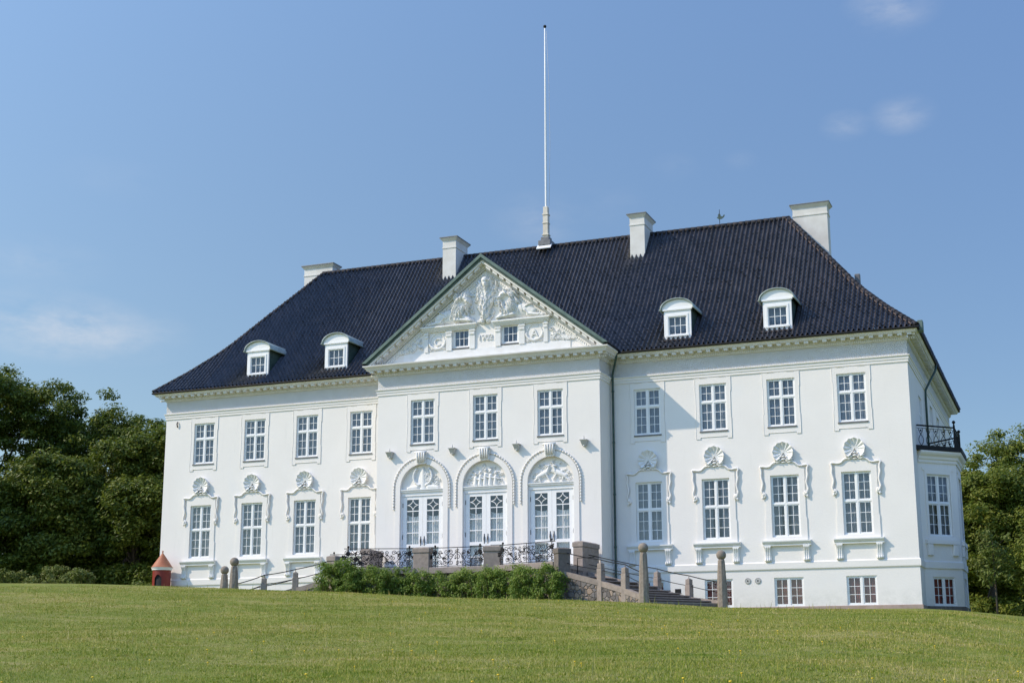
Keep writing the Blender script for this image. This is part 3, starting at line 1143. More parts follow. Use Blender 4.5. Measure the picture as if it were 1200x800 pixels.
def make_window(w_, h, split, rt_, rb, curtain, at, ang=0.0, name='window', cmat='curtain', sill=True, cols=2, leaves=2):
    """split: share of the height below the transom (0 = none)"""
    mb = MB()
    f = .055
    mb.box(-w_, -w_ + f, .05, .14, 0, h)
    mb.box(w_ - f, w_, .05, .14, 0, h)
    mb.box(-w_ + f, w_ - f, .05, .14, 0, f)
    mb.box(-w_ + f, w_ - f, .05, .14, h - f, h)
    zs = h * split if split else 0
    if leaves == 2:
        mb.box(-.045, .045, .045, .14, f, h - f)
    if split:
        for a, b in (((-w_ + f, -.045), (.045, w_ - f)) if leaves == 2 else ((-w_ + f, w_ - f),)):
            mb.box(a, b, .04, .14, zs - .045, zs + .045)
    spans = ((-w_ + f, -.045), (.045, w_ - f)) if leaves == 2 else ((-w_ + f, w_ - f),)
    for a, b in spans:
        if split:
            grid_leaf(mb, a + .004, b - .004, f + .004, zs - .049, cols, rb)
            grid_leaf(mb, a + .004, b - .004, zs + .049, h - f - .004, cols, rt_)
        else:
            grid_leaf(mb, a + .004, b - .004, f + .004, h - f - .004, cols, rb)
    o = mb.build(name, MAT['paint'], PAL, at, local=True)
    o.rotation_euler = (0, 0, ang)
    g = MB().add([(-w_ + .03, .093, .03), (w_ - .03, .093, .03), (w_ - .03, .093, h - .03), (-w_ + .03, .093, h - .03)], [(0, 1, 2, 3)])
    go = g.build('pane', MAT['glass'], o, (0, 0, 0), local=True)
    go.location = (0, 0, 0)
    if curtain:
        c = MB()
        n = 36
        for (a, b) in curtain:
            vs, fs = [], []
            for i in range(n + 1):
                x = lerp(a * w_, b * w_, i / n)
                y = .26 + .035 * math.sin(i * 1.25) + .012 * math.sin(i * 2.9)
                vs += [(x, y, .04), (x, y * .98 + .005, h - .03)]
            for i in range(n):
                fs.append((2 * i, 2 * i + 2, 2 * i + 3, 2 * i + 1))
            c.add(vs, fs, True)
        co = c.build('curtain', MAT[cmat], o, (0, 0, 0), local=True)
        co.location = (0, 0, 0)
    if sill:
        so = MB().bbox(-w_ - .03, w_ + .03, -.065, .06, -.085, -.004, .012).build('window_sill', MAT['lead'], o, (0, 0, 0), local=True)
        so.location = (0, 0, 0)
    return o


def ring(mb, outer, hole, y0, y1):
    """flat panel of outline `outer` (list of x,z, symmetric) with a rectangular hole, y0..y1 thick; built as slabs"""
    bm_ = bmesh.new()
    ov = [bm_.verts.new((x, 0, z)) for x, z in outer]
    hx0, hx1, hz0, hz1 = hole
    hv = [bm_.verts.new(p) for p in ((hx0, 0, hz0), (hx1, 0, hz0), (hx1, 0, hz1), (hx0, 0, hz1))]
    es = [bm_.edges.new((ov[i], ov[(i + 1) % len(ov)])) for i in range(len(ov))]
    es += [bm_.edges.new((hv[i], hv[(i + 1) % 4])) for i in range(4)]
    bmesh.ops.triangle_fill(bm_, use_beauty=True, use_dissolve=False, edges=es)
    bm_.verts.index_update()
    n = len(bm_.verts)
    vs = [tuple(v.co) for v in bm_.verts]
    fs = [[v.index for v in f.verts] for f in bm_.faces]
    bed = [[v.index for v in e.verts] for e in bm_.edges if len(e.link_faces) == 1]
    bm_.free()
    mb.add([(x, y0, z) for x, _, z in vs] + [(x, y1, z) for x, _, z in vs],
           fs + [[i + n for i in f][::-1] for f in fs] + [(a, b, b + n, a + n) for a, b in bed])
    return mb


def make_upper_surround(at, ang=0.0):
    H = ZUT - ZUB
    mb = MB()
    zt, zb = 11.78 - ZUB, 8.50 - ZUB
    right = [(.96, zb), (.96, zb + .02), (.70, zb + .02), (.70, zb + .12), (.0, zb + .12)]
    r_ = [(.72, zb + .10), (.74, zb), (.97, zb), (.97, zb + 1.05), (.945, zb + 1.08), (.945, zt - .80), (.98, zt - .77), (.98, zt), (.72, zt), (.70, zt - .03), (.35, zt - .03), (.33, zt)]
    out = r_ + [(-x, z) for x, z in r_[::-1]]
    ring(mb, out, (-WW, WW, -.0, H), -.022, .02)
    # raised bead along the outer edge
    mb.tube([(x * .985, -.024, z) for x, z in out], .013, 5, closed=True)
    o = mb.build('window_surround', MAT['stucco'], PAL, at, local=True)
    o.rotation_euler = (0, 0, ang)
    return o


def scroll_path():
    left = []
    for i in range(15):          # scroll at the foot
        a = -2.2 + i * .48
        r_ = .03 + .0085 * i
        left.append((1.10 + r_ * math.cos(a) * .8, 5.40 + r_ * math.sin(a)))
    left += [(1.20, 5.62), (1.13, 5.85), (1.11, 6.0), (1.16, 6.2), (1.20, 6.35), (1.17, 6.55), (1.19, 6.72), (1.24, 6.80), (1.20, 6.86), (1.08, 6.85), (.92, 6.82), (.80, 6.82), (.70, 6.86), (.62, 6.95), (.52, 7.02), (.40, 7.05), (.26, 7.09), (.12, 7.08)]
    return left


def make_lower_surround(at, ang=0.0):
    """moulded panel; children: shell, shelf and two brackets. local z measured from the window sill"""
    H = ZLT - ZLB
    zo = ZLB
    mb = MB()
    r_ = [(1.06, 3.05 - zo), (1.06, 4.15 - zo), (1.02, 4.22 - zo), (1.02, 6.74 - zo), (.82, 6.74 - zo), (.70, 6.80 - zo), (.60, 6.90 - zo), (.48, 6.98 - zo), (.2, 7.02 - zo)]
    ring(mb, r_ + [(-x, z) for x, z in r_[::-1]], (-WW, WW, 0, H), -.045, .02)
    for s_ in (-1, 1):
        P = [(s_ * x, -.075, z - zo) for x, z in scroll_path()]
        n = len(P)
        rs = [.035 + .02 * min(1, i / 14) for i in range(n)]
        mb.tube(P, rs, 7)
        mb.ball((s_ * 1.10, -.09, 5.40 - zo), .075, 8)
        mb.ball((s_ * 1.14, -.08, 5.26 - zo), .06, 8, (1, 1, 1.6))
    o = mb.build('window_surround', MAT['stucco'], PAL, at, local=True)
    o.rotation_euler = (0, 0, ang)
    # shell
    sb = MB()
    nr, na = 9, 112
    cz = 7.50 - zo
    vs, fs = [], []
    for i in range(nr + 1):
        q = i / nr
        for k in range(na + 1):
            a = R(-38) + (R(218 + 38 - 0) - 0) * k / na - 0
            a = R(-55) + R(290) * k / na
            rib = math.cos((k / na - .5) * 2 * math.pi * 10)
            rad = .52 * q * (1 + .022 * rib * q)
            yy = -(.06 + .17 * q ** 2.4 + .030 * rib * min(1, q * 1.4))
            vs.append((rad * math.cos(a), yy, cz + .04 + rad * math.sin(a)))
    for i in range(nr):
        for k in range(na):
            b = i * (na + 1) + k
            fs.append((b, b + 1, b + na + 2, b + na + 1))
    sb.add(vs, fs, True)
    # rim running back to the wall
    rim = [vs[nr * (na + 1) + k] for k in range(na + 1)]
    sb.add(rim + [(x * .96, .01, (z - cz) * .96 + cz) for x, y, z in rim], [(k, k + 1, na + 2 + k, na + 1 + k) for k in range(na)], True)
    for x, z, rr, sx in ((0, 7.18, .12, 1.2), (-.2, 7.13, .10, 1.3), (.2, 7.13, .10, 1.3), (-.38, 7.12, .08, 1.4), (.38, 7.12, .08, 1.4), (0, 7.33, .10, 1), (-.16, 7.30, .07, 1), (.16, 7.30, .07, 1), (.28, 7.02, .06, 1.8), (-.28, 7.02, .06, 1.8), (0, 7.03, .07, 1.8)):
        sb.ball((x, -.10, z - zo), rr * .8, 8, (sx * 1.25, .9, .62))
    for s_ in (-1, 1):
        sb.tube([(s_ * (.10 + .05 * i + .06 * math.cos(i * 1.1)), -.17, 7.26 - zo + .06 * math.sin(i * 1.1) - .012 * i) for i in range(8)], .03, 5)
    so = sb.build('shell_ornament', MAT['ornament'], o, (0, 0, 0), local=True)
    so.location = (0, 0, 0)
    # shelf
    hb = MB()
    hb.prism([(.02, 2.78 - zo), (-.17, 2.78 - zo), (-.17, 2.86 - zo), (-.22, 2.90 - zo), (-.27, 2.98 - zo), (-.27, 3.04 - zo), (.02, 3.06 - zo)], -1.22, 1.22, 'yz')
    # note: 'yz' prisms run along x
    ho = hb.build('window_shelf', MAT['ornament'], o, (0, 0, 0), local=True)
    ho.location = (0, 0, 0)
    for s_ in (-1, 1):
        kb = MB()
        prof = [(.02, 1.98), (-.06, 1.98), (-.13, 2.03), (-.145, 2.10), (-.10, 2.17), (-.09, 2.3), (-.11, 2.5), (-.17, 2.66), (-.21, 2.72), (-.21, 2.775), (.02, 2.775)]
        prof = [(y, z - zo) for y, z in prof]
        kb.prism(prof, s_ * .98 - .16, s_ * .98 + .16, 'yz')
        for dx in (-.095, 0, .095):
            kb.tube([(s_ * .98 + dx, y - .004, z) for y, z in prof[2:9]], .028, 5)
        kb.tube([(s_ * .98 - .165, -.085, 2.06 - zo), (s_ * .98 + .165, -.085, 2.06 - zo)], .075, 8)
        ko = kb.build('shelf_bracket', MAT['ornament'], o, (0, 0, 0), local=True)
        ko.location = (0, 0, 0)
    return o


def build_windows():
    ba = su = sl = None
    nets = [[(-.97, -.12), (.10, .97)], [(-.97, -.34), (.30, .97)], [(-.97, .97)], [(-.97, -.05), (.22, .97)]]
    rw = random.Random(31)
    ups, los = {}, {}

    def tilt(o):
        for ch in o.children:
            if ch.name.startswith('pane'):
                ch.rotation_euler = (R(rw.uniform(-.5, .5)), 0, R(rw.uniform(-.9, .9)))
        return o

    def put(d, h, z, split, rt_, a, sill):
        k = rw.choice((0, 0, 1, 2, 3))
        if k not in d:
            d[k] = make_window(WW, h, split, rt_, 3, nets[k], a, sill=sill)
            return tilt(d[k])
        return tilt(dup(d[k], PAL, a))

    spots = [(x, 0) for x in WX] + [(x, -D) for x in CXS]
    for x, y in spots:
        a = (x, y, ZUB)
        put(ups, ZUT - ZUB, ZUB, .615, 2, a, True)
        if su is None:
            su = make_upper_surround(a)
        else:
            dup(su, PAL, a)
    for x in WX:
        a = (x, 0, ZLB)
        put(los, ZLT - ZLB, ZLB, .535, 3, a, False)
        if sl is None:
            sl = make_lower_surround(a)
        else:
            dup(sl, PAL, a)
    up, lo = ups[0], los[0]
    for x in [q for q in WX if q > 0]:
        a = (x, 0, ZBB)
        if ba is None:
            ba = make_window(.743, ZBT - ZBB, 0, 0, 3, [(-.97, -.05), (.02, .97)], a, cmat='curtain_red', sill=False)
        else:
            tilt(dup(ba, PAL, a))
    # end walls
    for s_ in (-1, 1):
        for y in END_WIN_Y:
            for src, z in ((up, ZUB), (su, ZUB), (lo, ZLB), (sl, ZLB)):
                dup(src, PAL, (s_ * XR, y, z), s_ * math.pi / 2)
        make_window(.75, 3.15, .7, 2, 4, [(-.97, -.2), (.2, .97)], (s_ * XR, 5.2, 7.75), s_ * math.pi / 2, 'balcony_door', sill=False)
    # pediment windows
    pw = make_window(.5, 1.05, 0, 0, 2, [(-.97, -.3), (.3, .97)], (-1.47, -D, 14.19), cols=3, leaves=1)
    dup(pw, PAL, (1.47, -D, 14.19))
    return up, lo, ba, su, sl


WIN = build_windows()


# ---- bays at the two ends ------------------------------------------------
def build_bay(s_):
    Y0, Y1, Y2, Y3, XB = 2.0, 3.7, 6.7, 8.4, XR + 1.71
    pts = [(XR, Y0), (XB, Y1), (XB, Y2), (XR, Y3)]
    root_mb = []
    wx = .66
    fac = []
    for (p, q) in zip(pts[:-1], pts[1:]):
        L = math.hypot(q[0] - p[0], q[1] - p[1])
        ang = math.atan2(q[1] - p[1], q[0] - p[0])
        c = L / 2
        hs = [(c - WW, c + WW, ZLB, ZLT), (c - .70, c + .70, ZBB, ZBT)]
        mb = wall_holes(MB(), .0, L, BASE + .36, 7.15, hs, .30)
        placed(mb, p[0], p[1], ang)
        fac.append((mb, p, q, ang, c))
    for mb, p, q, ang, c in fac:
        if s_ < 0:
            mb.xf(lambda x, y, z: (-x, y, z))
        mb.build('bay_wall', MAT['stucco'], PAL)
        px, py = p[0] + c * math.cos(ang), p[1] + c * math.sin(ang)
        a2 = ang
        if s_ < 0:
            px, a2 = -px, -ang
        up, lo, ba, su, sl = WIN
        dup(lo, PAL, (px, py, ZLB), a2)
        b_ = dup(ba, PAL, (px, py, ZBB), a2)
        b_.scale = (.942, 1, 1)
        # plain surround with a shelf on each facet
        mb = MB()
        r_ = [(.86, 3.05), (.86, 6.55), (1.0, 6.60), (1.0, 6.72), (-1.0, 6.72), (-1.0, 6.60), (-.86, 6.55), (-.86, 3.05)]
        ring(mb, [(x, z - ZLB) for x, z in r_], (-WW, WW, 0, ZLT - ZLB), -.04, .02)
        mb.box(-1.02, 1.02, -.15, .01, 2.83 - ZLB, 3.045 - ZLB)
        for x in (-.8, .8):
            mb.bbox(x - .17, x + .17, -.13, .01, 2.25 - ZLB, 2.825 - ZLB, .03)
        o = mb.build('window_surround', MAT['stucco'], PAL, (px, py, ZLB), local=True)
        o.rotation_euler = (0, 0, a2)
    fl = (lambda P: [(-x, y) for x, y in P[::-1]]) if s_ < 0 else (lambda P: P)
    ext = fl([(XR - .2, Y0 - .2), (XB, Y1), (XB, Y2), (XR - .2, Y3 + .2)])
    ext = fl([(XR, Y0)] + pts[1:3] + [(XR, Y3)])
    MB().molding([(-.1, 1.60), (.045, 1.60), (.055, 1.64), (.055, 1.93), (.0, 1.985), (-.1, 1.985)], ext).build('belt_course', MAT['stucco'], PAL)
    MB().molding([(-.3, BASE - .6), (.05, BASE - .6), (.05, BASE + .34), (.02, BASE + .358), (-.3, BASE + .358)], ext).build('plinth', MAT['granite_dark'], PAL)
    MB().molding([(-.25, 6.95), (.04, 6.95), (.06, 7.0), (.06, 7.1), (.12, 7.16), (.14, 7.28), (.26, 7.38), (.31, 7.47), (.31, 7.55), (-.25, 7.55)], ext).build('bay_cornice', MAT['stucco'], PAL)
    deck = [(x * 1.0, y) for x, y in pts]
    dk = [(XR + .01, Y0 - .4), (XB + .36, Y1 - .15), (XB + .36, Y2 + .15), (XR + .01, Y3 + .4)]
    if s_ < 0:
        dk = [(-x, y) for x, y in dk]
    inn = [(XR - .2, Y0 + .45), (XB - .42, Y1 + .17), (XB - .42, Y2 - .17), (XR - .2, Y3 - .45)]
    if s_ < 0:
        inn = [(-x, y) for x, y in inn]
    MB().prism(inn, BASE, 7.0, 'xy').build('room_backing', MAT['room'], PAL)  # solid block added inside the bay so light cannot show through
    MB().prism(dk, 7.555, 7.80, 'xy').build('balcony_deck', MAT['iron'], PAL)
    # balcony railing
    rail = MB()
    rp = [(XR + .06, Y0 - .05), (XB + .05, Y1 - .1), (XB + .05, Y2 + .1), (XR + .06, Y3 + .05)]
    for (p, q) in zip(rp[:-1], rp[1:]):
        rail.tube([(p[0], p[1], 8.86), (q[0], q[1], 8.86)], .045, 6)
        rail.tube([(p[0], p[1], 8.72), (q[0], q[1], 8.72)], .014, 5)
        rail.tube([(p[0], p[1], 7.80), (q[0], q[1], 7.80)], .022, 5)
        L = math.hypot(q[0] - p[0], q[1] - p[1])
        n = max(3, int(L / .42))
        for i in range(n):
            m0 = (i + .5) / n
            for sg in (-1, 1):
                pp = []
                for k in range(13):
                    v = k / 12
                    off = sg * (.16 * math.sin(v * math.pi * 1.5) * (1 - .2 * v)) / L
                    u = m0 + off
                    pp.append((lerp(p[0], q[0], u), lerp(p[1], q[1], u), lerp(7.82, 8.70, v)))
                rail.tube(pp, .020, 4)
            rail.ball((lerp(p[0], q[0], m0), lerp(p[1], q[1], m0), 8.60), .055, 6)
    for x, y in rp[1:3]:
        rail.box(x - .05, x + .05, y - .05, y + .05, 7.68, 9.0)
        rail.lathe(x, y, [(.0, 9.0), (.04, 9.0), (.03, 9.06), (.085, 9.12), (.09, 9.17), (.05, 9.23), (0, 9.25)], 8)
    if s_ < 0:
        rail.xf(lambda x, y, z: (-x, y, z))
    rail.build('balcony_railing', MAT['iron'], PAL)


build_bay(1)
build_bay(-1)


# ---- french doors --------------------------------------------------------
def build_doors():
    leafp = None
    rr = random.Random(9)
    for j, x in enumerate(CXS):
        # recessed frame and transom
        mb = MB()
        mb.box(x - 1.31, x - 1.22, -D + .10, -D + .26, 1.78, 6.04)
        mb.box(x + 1.22, x + 1.31, -D + .10, -D + .26, 1.78, 6.04)
        mb.box(x - 1.31, x + 1.31, -D + .10, -D + .26, 6.045, 6.26)
        mb.prism([(-D + .26, 6.262), (-D + .02, 6.262), (-D + .02, 6.31), (-D - .03, 6.36), (-D - .03, 6.40), (-D + .26, 6.42)], x - 1.305, x + 1.305, 'yz')
        mb.build('door_frame', MAT['paint'], PAL)
        # the two leaves
        for s_ in (-1, 1):
            at = (x + s_ * .61, -D + .15, 1.80)
            if leafp is None or s_ == 1 and leafp[1] is None:
                lb = MB()
                w_, h = .605, 4.235
                lb.box(-w_, -w_ + .24, 0, .07, 0, h)
                lb.box(w_ - .24, w_, 0, .07, 0, h)
                lb.box(-w_ + .24, w_ - .24, 0, .07, h - .18, h)
                lb.box(-w_ + .24, w_ - .24, 0, .07, 0, .30)
                x0, x1 = -w_ + .24, w_ - .24
                lb.box(x0, x1, 0, .07, 1.42, 1.60)             # lock rail
                zz = [1.60, 2.22, 2.84, 3.42, 4.055]
                for z in zz[1:-1]:
                    lb.box(x0, x1, .01, .06, z - .025, z + .025)
                lb.box(-.018, .018, .012, .058, 1.60, 3.42)
                lb.box(x0, x1, .01, .06, .78, .82)
                # diamond of curved bars in the top light
                cz, hh = (3.445 + 4.055) / 2, (4.055 - 3.445) / 2
                for sx in (-1, 1):
                    for sz in (-1, 1):
                        P = []
                        for i in range(9):
                            t_ = i / 8
                            a = t_ * math.pi / 2
                            P.append((sx * (x1 - (x1 * 1.0) * math.sin(a) * 1.0), .035, cz + sz * (hh - hh * math.cos(a))))
                        P = [(sx * x1 * (1 - math.sin(i / 8 * math.pi / 2) * .98), .035, cz + sz * hh * (1 - math.cos(i / 8 * math.pi / 2)) * .98) for i in range(9)]
                        lb.tube(P, .022, 5)
                lo = lb.build('door_leaf', MAT['paint'], PAL, at, local=True)
                g = MB().add([(x0 - .02, .04, .28), (x1 + .02, .04, .28), (x1 + .02, .04, h - .16), (x0 - .02, .04, h - .16)], [(0, 1, 2, 3)]).build('pane', MAT['glass'], lo, (0, 0, 0), local=True)
                g.location = (0, 0, 0)
                hx = -s_ * (w_ - .10)
                hb = MB().tube([(hx, -.02, 1.62), (hx, -.05, 1.66), (hx, -.06, 1.75), (hx, -.05, 1.86), (hx, -.02, 1.92)], [.015, .02, .028, .02, .015], 6)
                hb.box(hx - .022, hx + .022, -.012, .0, 1.50, 2.02)
                ho = hb.build('door_handle', MAT['iron'], lo, (0, 0, 0), local=True)
                ho.location = (0, 0, 0)
                gb = MB()
                for z in (.4, 2.0, 3.75):
                    gb.tube([(s_ * (w_ + .01), -.02, z - .12), (s_ * (w_ + .01), -.02, z + .12)], .028, 6)
                go = gb.build('hinge', MAT['iron'], lo, (0, 0, 0), local=True)
                go.location = (0, 0, 0)
                cb = MB()
                n = 40
                vs, fs = [], []
                for i in range(n + 1):
                    xx = lerp(-w_, w_, i / n)
                    yy = .20 + .03 * math.sin(i * 1.1) + .01 * math.sin(i * 2.7)
                    zt = 3.30 - .28 * math.sin(math.pi * (.1 + .8 * (i / n if s_ > 0 else 1 - i / n))) + .1
                    vs += [(xx, yy, .05), (xx, yy, zt)]
                fs = [(2 * i, 2 * i + 2, 2 * i + 3, 2 * i + 1) for i in range(n)]
                cb.add(vs, fs, True)
                co = cb.build('curtain', MAT['curtain_white'], lo, (0, 0, 0), local=True)
                co.location = (0, 0, 0)
                leafp = (lo, None) if s_ == -1 else (leafp[0], lo)
            else:
                dup(leafp[0] if s_ < 0 else leafp[1], PAL, at)
        # arch moulding with a twig-like outer edge, keystone
        am = MB()
        zc = 6.47
        arcs = lambda r_, n=28: [(x + r_ * math.cos(a), zc + r_ * math.sin(a)) for a in np.linspace(0, math.pi, n)]
        o_, i_ = arcs(1.60), arcs(1.312)
        n = len(o_)
        for y0 in (-D - .06,):
            vs = [(p[0], y0, p[1]) for p in o_] + [(p[0], y0, p[1]) for p in i_] + [(p[0], -D + .05, p[1]) for p in o_] + [(p[0], -D + .05, p[1]) for p in i_]
            fs = []
            for k in range(n - 1):
                fs += [(k, k + 1, n + k + 1, n + k), (k, 2 * n + k, 2 * n + k + 1, k + 1), (n + k, n + k + 1, 3 * n + k + 1, 3 * n + k)]
            am.add(vs, fs)
        for s_ in (-1, 1):
            x0, x1 = sorted((x + s_ * 1.312, x + s_ * 1.60))
            am.box(x0, x1, -D - .06, -D + .05, 1.8, zc)
        path = [(x - 1.70, -D - .05, 5.36)] + [(x - 1.70, -D - .05, z) for z in (5.7, 6.1)] + [(p[0], -D - .05, p[1]) for p in arcs(1.70)[::-1]] + [(x + 1.70, -D - .05, z) for z in (6.1, 5.7)] + [(x + 1.70, -D - .05, 5.36)]
        am.tube(path, .035, 6)
        for a in np.linspace(-.72, math.pi + .72, 46):
            if 0 <= a <= math.pi:
                p = (x + 1.70 * math.cos(a), zc + 1.70 * math.sin(a))
            else:
                dz = (a if a < 0 else math.pi - a) * 1.55
                p = (x + (1.70 if a < 0 else -1.70), zc + dz)
            if 1.31 < a < 1.83:
                continue
            am.ball((p[0], -D - .07, p[1]), .06, 6, (1.1, 1, 1))
        am.build('arch_moulding', MAT['stucco'], PAL)
        kb = MB()
        kb.prism([(x - .26, 7.78), (x + .26, 7.78), (x + .33, 8.42), (x - .33, 8.42)], -D - .17, -D + .02)
        for dx in (-.2, -.07, .07, .2):
            kb.tube([(x + dx * .85, -D - .17, 7.85), (x + dx, -D - .22, 8.15), (x + dx * 1.15, -D - .26, 8.40)], .055, 6)
        kb.tube([(x - .36, -D - .20, 8.42), (x + .36, -D - .20, 8.42)], .07, 7)
        kb.build('keystone', MAT['ornament'], PAL)
        # lunette carving
        back = MB()
        pts = [(x + 1.305 * math.cos(a), max(6.40, zc + 1.305 * math.sin(a))) for a in np.linspace(-.03, math.pi + .03, 30)]
        back.prism(pts, -D + .17, -D + .30)
        back.build('lunette_panel', MAT['stucco'], PAL)
        pr = []
        if j == 0:      # two curved plumes about a tall leaf
            pr += [(x, 6.5, .20, x, 7.55, .10, .10), (x - .02, 6.6, .3, x, 7.3, .22, .07)]
            for s_ in (-1, 1):
                P = [(x + s_ * (.12 + .44 * math.sin(t_)), 6.62 + .62 * (1 - math.cos(t_)) * .8) for t_ in np.linspace(.2, 2.5, 9)]
                for a, b in zip(P[:-1], P[1:]):
                    pr.append((*a, .085, *b, .075, .15))
                pr += [(x + s_ * .35, 6.52, .15, x + s_ * .9, 6.48, .10, .14)]
        elif j == 1:    # standing figures
            for cx in (-.62, -.35, -.05, .25, .55):
                hgt = .75 - .35 * abs(cx)
                pr += [(x + cx, 6.5, .14, x + cx + .03, 6.5 + hgt * .7, .11, .15), (x + cx + .04, 6.52 + hgt, .085, x + cx + .04, 6.55 + hgt, .08, .17), (x + cx, 6.5 + hgt * .6, .05, x + cx + .22, 6.5 + hgt * .45, .045, .16)]
        else:           # two leaping beasts
            for s_ in (-1, 1):
                pr += [(x + s_ * .28, 6.95, .17, x + s_ * .78, 6.72, .13, .15), (x + s_ * .22, 7.0, .11, x + s_ * .12, 7.28, .08, .17), (x + s_ * .12, 7.30, .07, x + s_ * .26, 7.26, .05, .18),
                       (x + s_ * .3, 6.85, .06, x + s_ * .12, 6.55, .045, .14), (x + s_ * .75, 6.68, .07, x + s_ * .98, 6.5, .05, .14), (x + s_ * .7, 6.7, .06, x + s_ * .62, 6.46, .05, .14)]
        for i in range(56):
            a = rr.uniform(.1, math.pi - .1)
            q = rr.uniform(.55, 1.12)
            if j == 0 and math.cos(a) < .1:
                continue
            pr += spiral(x + q * math.cos(a), 6.46 + q * math.sin(a) * .95, rr.uniform(.06, .12), 1.1, .03, rr.uniform(.06, .1), rr.uniform(0, 6), rr.choice((-1, 1)))
        relief('lunette_relief', x - 1.28, x + 1.28, 6.40, 7.74, .022, pr, -D + .172, MAT['ornament'], PAL,
               inside=lambda X, Z: (X - x) ** 2 + (Z - zc) ** 2 < 1.27 ** 2)


build_doors()


# ---- small wall fittings ----------------------------------------------------
def build_fittings():
    proto = None
    for x in (-5.73, -1.89, 1.90, 5.74):
        at = (x, -D, 8.40)
        if proto is None:
            mb = MB()
            mb.add([(-.17, -.34, .10), (.17, -.34, .10), (.17, .02, .10), (-.17, .02, .10), (-.10, -.18, -.18), (.10, -.18, -.18), (.10, .02, -.18), (-.10, .02, -.18)],
                   [(0, 1, 2, 3), (0, 4, 5, 1), (1, 5, 6, 2), (2, 6, 7, 3), (3, 7, 4, 0), (4, 7, 6, 5)])
            mb.bbox(-.20, .20, -.37, .02, .09, .15, .02)
            mb.tube([(0, -.18, .14), (0, -.18, .22), (0, -.18, .36)], [.07, .035, .012], 6)
            mb.ball((0, -.16, -.19), .07, 8)
            proto = mb.build('wall_corbel', MAT['vent'], PAL, at, local=True)
        else:
            dup(proto, PAL, at)
    for x in (13.77, 14.29):
        mb = MB()
        for r_, y in ((.15, -.02), (.12, -.03), (.085, -.02), (.05, -.03)):
            mb.add([(x + r_ * math.cos(a), y, 1.06 + r_ * math.sin(a)) for a in np.linspace(0, 2 * math.pi, 17)[:-1]], [list(range(16))])
            mb.tube([(x + r_ * math.cos(a), y, 1.06 + r_ * math.sin(a)) for a in np.linspace(0, 2 * math.pi, 17)[:-1]], .012, 4, closed=True)
        mb.build('round_vent', MAT['vent'], PAL)
    MB().box(9.93, 10.25, -.012, .02, .50, .74).build('vent_slot', MAT['dark'], PAL)
    MB().tube([(-21.42, -.05, 11.62), (-21.44, -.10, 11.5), (-21.42, -.05, 11.28)], .035, 6).build('wall_anchor', MAT['iron'], PAL)
    # downpipes
    mb = MB()
    x = XC + .17
    mb.tube([(7.16, -.62, 13.36), (7.14, -.60, 13.15), (6.95, -.35, 12.75), (x, -.14, 12.3), (x, -.12, 11.9), (x, -.12, .2), (x, -.12, BASE)], .062, 8)
    for z in (11.4, 8.6, 5.8, 3.0, .6):
        mb.tube([(x, -.12, z - .05), (x, -.12, z + .05)], .078, 8)
    mb.build('downpipe', MAT['dark_copper'], PAL)
    MB().tube([(-x, -.12, 13.3), (-x, -.12, BASE)], .062, 8).build('downpipe', MAT['dark_copper'], PAL)
    mb = MB()
    mb.tube([(XR + .64, 8.9, 13.34), (XR + .62, 8.7, 13.0), (XR + .30, 8.0, 12.2), (XR + .11, 7.6, 11.7), (XR + .10, 7.55, 11.2), (XR + .10, 7.55, 7.7)], .065, 8)
    mb.build('downpipe', MAT['dark_copper'], PAL)
    # copper outlet box on the right-hand corner of the eaves
    mb = MB()
    mb.bbox(XR + .60, XR + .86, -.10, .42, 13.30, 13.86, .03)
    mb.build('gutter_box', MAT['copper'], PAL)


build_fittings()


